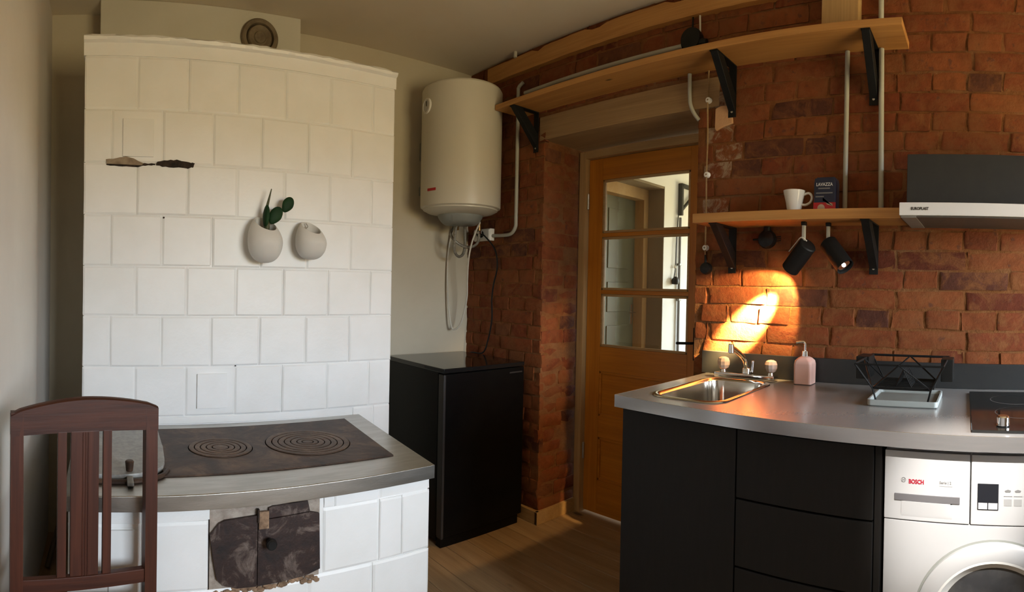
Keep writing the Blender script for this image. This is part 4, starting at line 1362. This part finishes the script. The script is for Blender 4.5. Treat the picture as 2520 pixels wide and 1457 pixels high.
# ------------------------------------------------------------------ range hood
ho = root('range_hood', 'slim range hood with white front and dark upper panel above the hob', 'range hood', base=(-0.15, -2.72, 1.495))
bm = prism([(-0.29, -2.444, 1.497), (-0.29, -2.444, 1.539), (0.0, -2.444, 1.548), (0.0, -2.444, 1.497)], (0, -0.60, 0), 0.003, seg=2)
part('visor', bm, 'hood_white', ho)
part('filter', box(-0.284, -0.004, -3.02, -2.50, 1.491, 1.498, 0.002), 'filter_dark', ho)
part('filter_frame', box(-0.284, -0.004, -2.50, -2.449, 1.490, 1.498, 0.002), 'filter_rim', ho)
part('upper_panel', box(-0.22, 0.0, -3.03, -2.458, 1.543, 1.712, 0.003), 'dark_laminate', ho, 'dark grey upper panel')
MT = Matrix.Translation((-0.2905, -2.482, 1.5145)) @ Matrix.Rotation(radians(-90), 4, 'Z') @ Matrix.Rotation(radians(90), 4, 'X')
part('lettering', text_bm('EUROPLAST', 0.0125, MT, 0.0003, 0.0004, 0.86), 'black_print', ho)

# ------------------------------------------------------------------ kitchen row: frame with u along the front, d into the wall
KO = Vector((-0.634, -1.6215, 0))
kt = Vector((-0.0603, -1.0, 0)).normalized()
KF = Matrix.Translation(KO) @ Matrix.Rotation(math.atan2(kt.y, kt.x), 4, 'Z')
KI = KF.inverted()


def k2(x, y):
    v = KI @ Vector((x, y, 0))
    return v.x, v.y


ZC, TE = 0.900, 0.039
UE = 1.50
# worktop with a cut-out for the sink
sx0, sx1, sy0, sy1 = -0.578, -0.112, -1.968, -1.694       # sink rim outline in the room's axes
hole = rrect(sx0 + 0.02, sx1 - 0.02, sy0 + 0.02, sy1 - 0.02, 0.05, 6)
outer = [(-0.634, -1.6215), (-0.634 - 0.0603 * 1.50, -1.6215 - 1.50), (-0.004, -1.6215 - 1.50), (-0.004, -1.6215)]
b = bmesh.new()
edges = []
for loop in (outer, hole):
    vs = [b.verts.new((x_, y_, ZC)) for x_, y_ in loop]
    edges += [b.edges.new((vs[i], vs[(i + 1) % len(vs)])) for i in range(len(vs))]
bmesh.ops.triangle_fill(b, edges=edges, use_beauty=True)
r_ = bmesh.ops.extrude_face_region(b, geom=b.faces[:])
bmesh.ops.translate(b, vec=(0, 0, -TE), verts=[g for g in r_['geom'] if isinstance(g, bmesh.types.BMVert)])
bmesh.ops.recalc_face_normals(b, faces=b.faces)
wt = root('worktop', 'brushed metallic-grey kitchen worktop with a bright steel front edge', 'worktop', base=(-0.32, -2.3, ZC - TE))
part('slab', b, 'worktop', wt)
ea, eb = Vector(outer[0]), Vector(outer[1])
n_ = Vector((-1.0, 0.0603)).normalized() * 0.0022
bm = prism([(ea.x, ea.y, ZC - TE), (ea.x, ea.y, ZC + 0.0004), (eb.x, eb.y, ZC + 0.0004), (eb.x, eb.y, ZC - TE)], (n_.x, n_.y, 0), 0.0008)
part('front_edge', bm, 'worktop_edge', wt, 'bright brushed steel edge strip')
part('end_edge', box(-0.635, -0.004, -1.6215, -1.6193, ZC - TE, ZC + 0.0004, 0.0006), 'worktop_edge', wt)
thing('backsplash', box(-0.016, 0.004, -3.12, -1.600, ZC + 0.0005, 0.992, 0.002), 'dark_laminate', 'dark grey backsplash board standing on the worktop against the bricks', 'backsplash', base=(-0.006, -2.3, ZC))

# sink
sk = root('sink', 'small stainless-steel sink set into the worktop', 'sink', base=(-0.345, -1.83, ZC))


def rl(i, r, z):
    return [(x_, y_, z) for x_, y_ in rrect(sx0 + i, sx1 - i, sy0 + i, sy1 - i, r, 8)]


part('rim', loft([rl(0.0, 0.07, ZC + 0.0008), rl(0.0015, 0.07, ZC + 0.004), rl(0.010, 0.062, ZC + 0.006), rl(0.018, 0.056, ZC + 0.004), rl(0.024, 0.052, ZC - 0.004)], cap0=False, cap1=False), 'sink_steel', sk)
part('bowl', loft([rl(0.024, 0.052, ZC - 0.004), rl(0.030, 0.050, ZC - 0.05), rl(0.036, 0.046, ZC - 0.13), rl(0.050, 0.040, ZC - 0.148), rl(0.075, 0.02, ZC - 0.150)], cap0=False, cap1=True), 'sink_steel', sk)
part('overflow', lathe([(0.013, 0), (0.013, 0.003), (0.004, 0.004), (0, 0.004)], Matrix.Translation((-0.47, sy1 - 0.031, ZC - 0.045)) @ Matrix.Rotation(radians(90), 4, 'X'), 18), 'chrome', sk)
part('drain', lathe([(0.032, 0), (0.030, 0.004), (0.014, 0.002), (0, 0.002)], Matrix.Translation((-0.345, -1.83, ZC - 0.149)), 24), 'chrome', sk)

# faucet
fa = root('faucet', 'chrome two-handle mixer tap with clear crystal knobs behind the sink', 'faucet', base=(-0.085, -1.835, ZC))
part('deck_bar', box(-0.108, -0.060, -1.958, -1.706, ZC + 0.003, ZC + 0.024, 0.004, 2), 'chrome', fa)
for yk in (-1.735, -1.936):
    kb = part('stem', cyl((-0.084, yk, ZC + 0.022), (-0.084, yk, ZC + 0.034), 0.013, 0.010, 16), 'chrome', fa)
    bm = lathe([(0.010, 0.0), (0.019, 0.006), (0.024, 0.018), (0.0245, 0.032), (0.020, 0.044), (0.010, 0.049), (0, 0.050)], Matrix.Translation((-0.084, yk, ZC + 0.033)), 10)
    part('crystal_knob', bm, 'crystal', fa, 'clear faceted crystal knob', smooth=False)
part('spout_base', cyl((-0.084, -1.835, ZC + 0.022), (-0.084, -1.835, ZC + 0.046), 0.019, 0.016, 18, 0.003), 'chrome', fa)
part('spout', tube([(-0.084, -1.835, ZC + 0.04), (-0.105, -1.836, ZC + 0.075), (-0.16, -1.840, ZC + 0.105), (-0.215, -1.843, ZC + 0.128), (-0.245, -1.845, ZC + 0.138)], 0.0105, 12), 'chrome', fa)
part('aerator', cyl((-0.250, -1.846, ZC + 0.118), (-0.250, -1.846, ZC + 0.152), 0.0115, 0.0105, 16, 0.002), 'chrome', fa)
part('diverter', cyl((-0.084, -1.858, ZC + 0.03), (-0.084, -1.862, ZC + 0.075), 0.006, 0.005, 12, 0.001), 'chrome', fa)

# soap dispenser
sx, sy = -0.072, -2.068
so_ = root('soap_dispenser', 'square bottle of pink liquid soap with chrome pump on the worktop', 'soap dispenser', base=(sx, sy, ZC))
loops = []
for z_, hw_, r_2 in ((0.0006, 0.031, 0.010), (0.003, 0.0345, 0.011), (0.075, 0.0350, 0.011), (0.088, 0.033, 0.013), (0.098, 0.024, 0.014), (0.104, 0.014, 0.0138)):
    loops.append([(sx + x_, sy + y_, ZC + z_) for x_, y_ in rrect(-hw_, hw_, -hw_, hw_, min(r_2, hw_ * 0.98), 5)])
part('bottle', loft(loops), 'pink_soap', so_)
part('collar', cyl((sx, sy, ZC + 0.103), (sx, sy, ZC + 0.124), 0.0125, 0.0115, 18, 0.001), 'chrome', so_)
part('pump_stem', cyl((sx, sy, ZC + 0.122), (sx, sy, ZC + 0.152), 0.0045, seg=12), 'chrome', so_)
part('pump_head', tube([(sx, sy, ZC + 0.150), (sx, sy + 0.008, ZC + 0.157), (sx - 0.008, sy + 0.034, ZC + 0.153)], 0.0050, 8), 'chrome', so_)

# dish rack with drip tray
ry0, ry1, rx0, rx1 = -2.595, -2.345, -0.405, -0.125
tr = root('drip_tray', 'shallow pale tray under the black wire dish rack', 'tray', base=(-0.28, -2.47, ZC))
b = loft([[(x_, y_, ZC + z_) for x_, y_ in rrect(-0.395 + i_, -0.175 - i_, -2.588 + i_, -2.372 - i_, 0.012, 3)] for z_, i_ in ((0.0006, 0.003), (0.004, 0.0), (0.020, 0.0), (0.020, 0.005), (0.007, 0.009))])
part('tray', b, 'tray_white', tr)
part('tray_inside', box(-0.382, -0.188, -2.576, -2.384, ZC + 0.0072, ZC + 0.0090, 0.0005), 'cap_grey', tr, 'dark inside of the tray')  # thin sheet that makes the inside of the tray darker
dk = root('dish_rack', 'black wire dish rack standing over the pale tray on the worktop', 'dish rack', base=(-0.27, -2.47, ZC))
zl, zt = ZC + 0.052, ZC + 0.128
lo_ = dict(x0=-0.375, x1=-0.165, y0=-2.565, y1=-2.385)
hi_ = dict(x0=-0.405, x1=-0.125, y0=-2.605, y1=-2.335)


def rect_wire(d, z, r, name):
    b = tube([(d['x0'], d['y0'], z), (d['x1'], d['y0'], z), (d['x1'], d['y1'], z), (d['x0'], d['y1'], z)], r, 6, straight=True, closed=True)
    part(name, b, 'black_metal', dk)


rect_wire(hi_, zt, 0.0032, 'top_rim')
rect_wire(lo_, zl, 0.0030, 'bottom_rim')


def zig(pa, pb, qa, qb, n, name='side_wire'):
    """zigzag between the low edge pa-pb and the high edge qa-qb"""
    pa, pb, qa, qb = map(Vector, (pa, pb, qa, qb))
    for i in range(n):
        a = pa.lerp(pb, i / n)
        c = pa.lerp(pb, (i + 1) / n)
        t = qa.lerp(qb, (i + 0.5) / n)
        part(name, tube([a, t, c], 0.0026, 6, straight=True), 'black_metal', dk)


L_, U_ = lo_, hi_
zig((L_['x0'], L_['y1'], zl), (L_['x0'], L_['y0'], zl), (U_['x0'], U_['y1'], zt), (U_['x0'], U_['y0'], zt), 1)
zig((L_['x1'], L_['y1'], zl), (L_['x1'], L_['y0'], zl), (U_['x1'], U_['y1'], zt), (U_['x1'], U_['y0'], zt), 1)
zig((L_['x0'], L_['y1'], zl), (L_['x1'], L_['y1'], zl), (U_['x0'], U_['y1'], zt), (U_['x1'], U_['y1'], zt), 1)
zig((L_['x0'], L_['y0'], zl), (L_['x1'], L_['y0'], zl), (U_['x0'], U_['y0'], zt), (U_['x1'], U_['y0'], zt), 1)
for (kx, ky) in (('x0', 'y0'), ('x0', 'y1'), ('x1', 'y0'), ('x1', 'y1')):
    ix = 0.012 if kx == 'x0' else -0.012
    iy = 0.012 if ky == 'y0' else -0.012
    part('foot_wire', tube([(U_[kx], U_[ky], zt), (L_[kx], L_[ky], zl), (L_[kx] + ix, L_[ky] + iy, ZC + 0.003)], 0.0030, 6, straight=True), 'black_metal', dk)
for i in range(1, 9):
    x_ = L_['x0'] + (L_['x1'] - L_['x0']) * i / 9
    part('floor_wire', tube([(x_, L_['y0'], zl), (x_, L_['y1'], zl)], 0.0020, 6, straight=True), 'black_metal', dk)
for i in range(2, 8):
    x_ = L_['x0'] + (L_['x1'] - L_['x0']) * i / 9
    part('plate_wire', tube([(x_, -2.50, zl), (x_ - 0.012, -2.475, zl + 0.055), (x_, -2.45, zl)], 0.0020, 6, straight=True), 'black_metal', dk)
part('cutlery_cup', box(-0.235, -0.135, -2.345, -2.300, zl + 0.005, zl + 0.080, 0.004), 'black_plastic', dk)
part('cutlery_cup', box(-0.235, -0.150, -2.625, -2.585, zl + 0.005, zl + 0.080, 0.004), 'black_plastic', dk)

# hob
hb_ = root('hob', 'black glass hob set into the right end of the worktop', 'hob', base=(-0.38, -2.83, ZC))
bm = prism([(-0.105, -2.678, ZC + 0.0005), (-0.105, -2.978, ZC + 0.0005), (-0.685, -2.995, ZC + 0.0005), (-0.668, -2.694, ZC + 0.0005)], (0, 0, 0.007), 0.0015)
part('glass', bm, 'hob_glass', hb_)
for yk in (-2.775, -2.86):
    part('knob', cyl((-0.620, yk, ZC + 0.0075), (-0.620, yk, ZC + 0.034), 0.0185, 0.017, 24, 0.003), 'chrome', hb_)
for yk, xk in ((-2.83, -0.25), (-2.84, -0.45)):
    part('zone_mark', lathe([(0.082, 0), (0.080, 0.0003)], Matrix.Translation((xk, yk, ZC + 0.0077)), 40, cap=False), 'grey_print', hb_)

# base cabinets in the kitchen frame
DF = 0.022
c1 = root('base_cabinet', 'dark base cabinet with a plain door under the sink', 'cabinet', base=(0.222, 0.3, 0), frame=KF)
part('body', box(0.016, 0.429, DF + 0.020, 0.56, 0.07, ZC - TE - 0.152 if False else 0.735, 0.001), 'cabinet_dark', c1)
part('side_panel', box(0.014, 0.030, DF + 0.002, 0.57, 0.0, ZC - TE - 0.002, 0.001), 'cabinet_dark', c1)
part('side_panel', box(0.416, 0.430, DF + 0.020, 0.57, 0.0, ZC - TE - 0.002, 0.001), 'cabinet_dark', c1)
part('door', box(0.017, 0.4285, DF, DF + 0.018, 0.085, ZC - TE - 0.008, 0.0015), 'cabinet_dark', c1)
part('plinth', box(0.02, 0.43, DF + 0.05, DF + 0.066, 0.0, 0.075), 'cabinet_dark', c1)
c2 = root('base_cabinet', 'dark base cabinet with three wide drawers beside the washing machine', 'cabinet', base=(0.63, 0.3, 0), frame=KF)
part('body', box(0.4315, 0.838, DF + 0.020, 0.57, 0.07, ZC - TE - 0.003, 0.001), 'cabinet_dark', c2)
for (z0, z1) in ((0.662, ZC - TE - 0.008), (0.470, 0.657), (0.085, 0.465)):
    part('drawer', box(0.4325, 0.826, DF, DF + 0.018, z0, z1, 0.0035, 2), 'cabinet_dark', c2)
part('side_panel', box(0.829, 0.846, DF + 0.004, 0.57, 0.0, ZC - TE - 0.002, 0.001), 'cabinet_dark', c2)
part('plinth', box(0.434, 0.826, DF + 0.05, DF + 0.066, 0.0, 0.075), 'cabinet_dark', c2)

# washing machine
DW = 0.030
wm = root('washing_machine', 'white front-loading washing machine built in under the worktop', 'washing machine', base=(1.155, 0.3, 0), frame=KF)
u0, u1 = 0.853, 1.453
part('casing', box(u0, u1, DW + 0.012, 0.60, 0.015, 0.848, 0.006, 2), 'appliance_white', wm)
part('front_panel', box(u0 + 0.001, u1 - 0.001, DW, DW + 0.02, 0.10, 0.670, 0.003, 2), 'appliance_white', wm)
part('kick_panel', box(u0 + 0.001, u1 - 0.001, DW + 0.002, DW + 0.02, 0.02, 0.098, 0.003, 2), 'appliance_white', wm)
cpn = part('control_panel', box(1.0745, u1 - 0.001, DW - 0.002, DW + 0.02, 0.6725, 0.846, 0.003, 2), 'appliance_white', wm)
dw = part('detergent_drawer', box(u0 + 0.001, 1.0715, DW - 0.002, DW + 0.02, 0.6725, 0.846, 0.003, 2), 'appliance_white', wm)
part('handle_bar', box(0.881, 1.047, DW - 0.0045, DW, 0.7215, 0.7385, 0.001), 'appliance_grey', dw, 'grey handle bar')
N = 12
loops = []
for i in range(N + 1):
    t = i / N
    uu = 0.899 + t * (1.028 - 0.899)
    dep = 0.012 * sin(pi * t) ** 0.6
    loops.append([(uu, DW - 0.0022, 0.683), (uu, DW - 0.0022 - 0.001, 0.690), (uu, DW - 0.003 - dep * 0.25, 0.721), (uu, DW + 0.004, 0.721), (uu, DW + 0.004, 0.683)])
part('grip', loft(loops), 'appliance_white', dw)
part('painted_grip_shadow', prism([(0.899, DW - 0.0035, 0.7215), (0.935, DW - 0.0035, 0.7165), (0.965, DW - 0.0035, 0.7148), (0.995, DW - 0.0035, 0.716), (1.028, DW - 0.0035, 0.7195), (1.028, DW - 0.0035, 0.7216)], (0, 0.002, 0)), 'black_plastic', dw)  # black strip drawn as the curved shadow under the handle bar
RT = Matrix.Rotation(radians(90), 4, 'X')
part('brand_lettering', text_bm('BOSCH', 0.0150, Matrix.Translation((0.9165, DW - 0.0024, 0.7655)) @ RT, 0.0003, 0.0006, 0.80), 'red_print', dw)
part('ring_emblem', lathe([(0.0062, 0), (0.0062, 0.0006), (0.0052, 0.0006), (0.0052, 0)], Matrix.Translation((0.9035, DW - 0.0022, 0.7735)) @ RT, 28, cap=False), 'grey_print', dw)
bm = box(0.9005, 0.9015, DW - 0.0028, DW - 0.002, 0.7698, 0.7772)
box(0.9055, 0.9065, DW - 0.0028, DW - 0.002, 0.7698, 0.7772, bm=bm)
box(0.9015, 0.9055, DW - 0.0028, DW - 0.002, 0.7731, 0.7740, bm=bm)
part('ring_emblem', bm, 'grey_print', dw)
part('series_lettering', text_bm('Serie | 2', 0.0095, Matrix.Translation((0.995, DW - 0.0024, 0.7695)) @ RT, 0.0003, 0.0001, 0.95), 'grey_print', dw)
part('series_line', box(0.995, 1.028, DW - 0.0026, DW - 0.002, 0.7635, 0.7650), 'key_grey', dw)
dp = part('display', box(1.091, 1.1435, DW - 0.0035, DW, 0.7105, 0.7755, 0.001), 'display_black', cpn)
part('key', box(1.0935, 1.1158, DW - 0.0042, DW - 0.003, 0.7130, 0.7285), 'appliance_white', dp)
part('key', box(1.1182, 1.1412, DW - 0.0042, DW - 0.003, 0.7130, 0.7285), 'appliance_white', dp)
for uu in (1.1565, 1.1815, 1.2065):
    part('icon', prism([(uu + 0.004, DW - 0.0026, 0.7555), (uu + 0.016, DW - 0.0026, 0.7555), (uu + 0.018, DW - 0.0026, 0.7600), (uu + 0.010, DW - 0.0026, 0.7625), (uu + 0.002, DW - 0.0026, 0.7595)], (0, 0.0006, 0)), 'grey_print', cpn)
    part('icon_line', box(uu, uu + 0.021, DW - 0.0026, DW - 0.002, 0.7450, 0.7464), 'grey_print', cpn)
    part('option_key', box(uu + 0.001, uu + 0.020, DW - 0.0028, DW - 0.002, 0.722, 0.739, 0.0004), 'key_grey', cpn)
part('programme_dial', lathe([(0.032, 0), (0.031, 0.018), (0.027, 0.022), (0, 0.022)], Matrix.Translation((1.335, DW - 0.002, 0.755)) @ RT, 32), 'light_grey', cpn)
cuu, czz = 1.142, 0.428
MD = Matrix.Translation((cuu, DW, czz)) @ RT
gd = part('porthole_groove', lathe([(0.209, 0.0002), (0.209, 0.0012), (0.2035, 0.0012), (0.2035, 0.0002)], MD, 72, cap=False), 'cap_grey', wm)
pd = part('porthole_door', lathe([(0.204, 0.0), (0.203, 0.010), (0.196, 0.016), (0.180, 0.020), (0.166, 0.022), (0.160, 0.0205), (0.150, 0.008), (0.144, 0.004)], MD, 72, cap=False), 'appliance_white', wm)
part('inner_ring', lathe([(0.1655, 0.0222), (0.160, 0.0225), (0.150, 0.012), (0.143, 0.0065)], MD, 72, cap=False), 'light_grey', pd)
part('glass_bowl', lathe([(0.1445, 0.006), (0.135, 0.004), (0.110, 0.012), (0.07, 0.018), (0, 0.020)], MD, 64, cap=False), 'porthole', pd)

# ------------------------------------------------------------------ added spotlight, out of view, standing in for sunlight on the washing machine
cs = root('added_spotlight', 'added unseen spotlight standing in for sunlight on the washing machine', 'lamp', base=(-2.10, -3.20, H))
cp_, ct_ = Vector((-2.10, -3.20, 2.36)), Vector((-0.67, -2.68, 0.77))
cdv = (ct_ - cp_).normalized()
part('ceiling_rose', cyl((-2.10, -3.20, H - 0.02), (-2.10, -3.20, H), 0.045, seg=24, bev=0.003), 'black_metal', cs)
part('stem', cyl((-2.10, -3.20, 2.40), (-2.10, -3.20, H - 0.02), 0.006, seg=10), 'black_metal', cs)
Mc, _ = frame_to(cp_ + cdv * 0.06, cp_ - cdv * 0.06)
part('shade', lathe([(0.034, 0.0), (0.034, 0.116), (0.030, 0.12), (0, 0.12), (0, 0.116), (0.029, 0.114), (0.032, 0.06), (0.032, 0.0005), (0.034, 0)], Mc, 28, cap=False), 'black_metal', cs)
l = bpy.data.lights.new('added_spot_light', 'SPOT')
l.energy = 800.0
l.spot_size = radians(13)
l.spot_blend = 1.0
l.color = (1.0, 0.95, 0.88)
l.shadow_soft_size = 0.012
lo = bpy.data.objects.new('added_spot_light', l)
COL.objects.link(lo)
lo.location = cp_ + cdv * 0.055
lo.rotation_euler = cdv.to_track_quat('-Z', 'Y').to_euler()
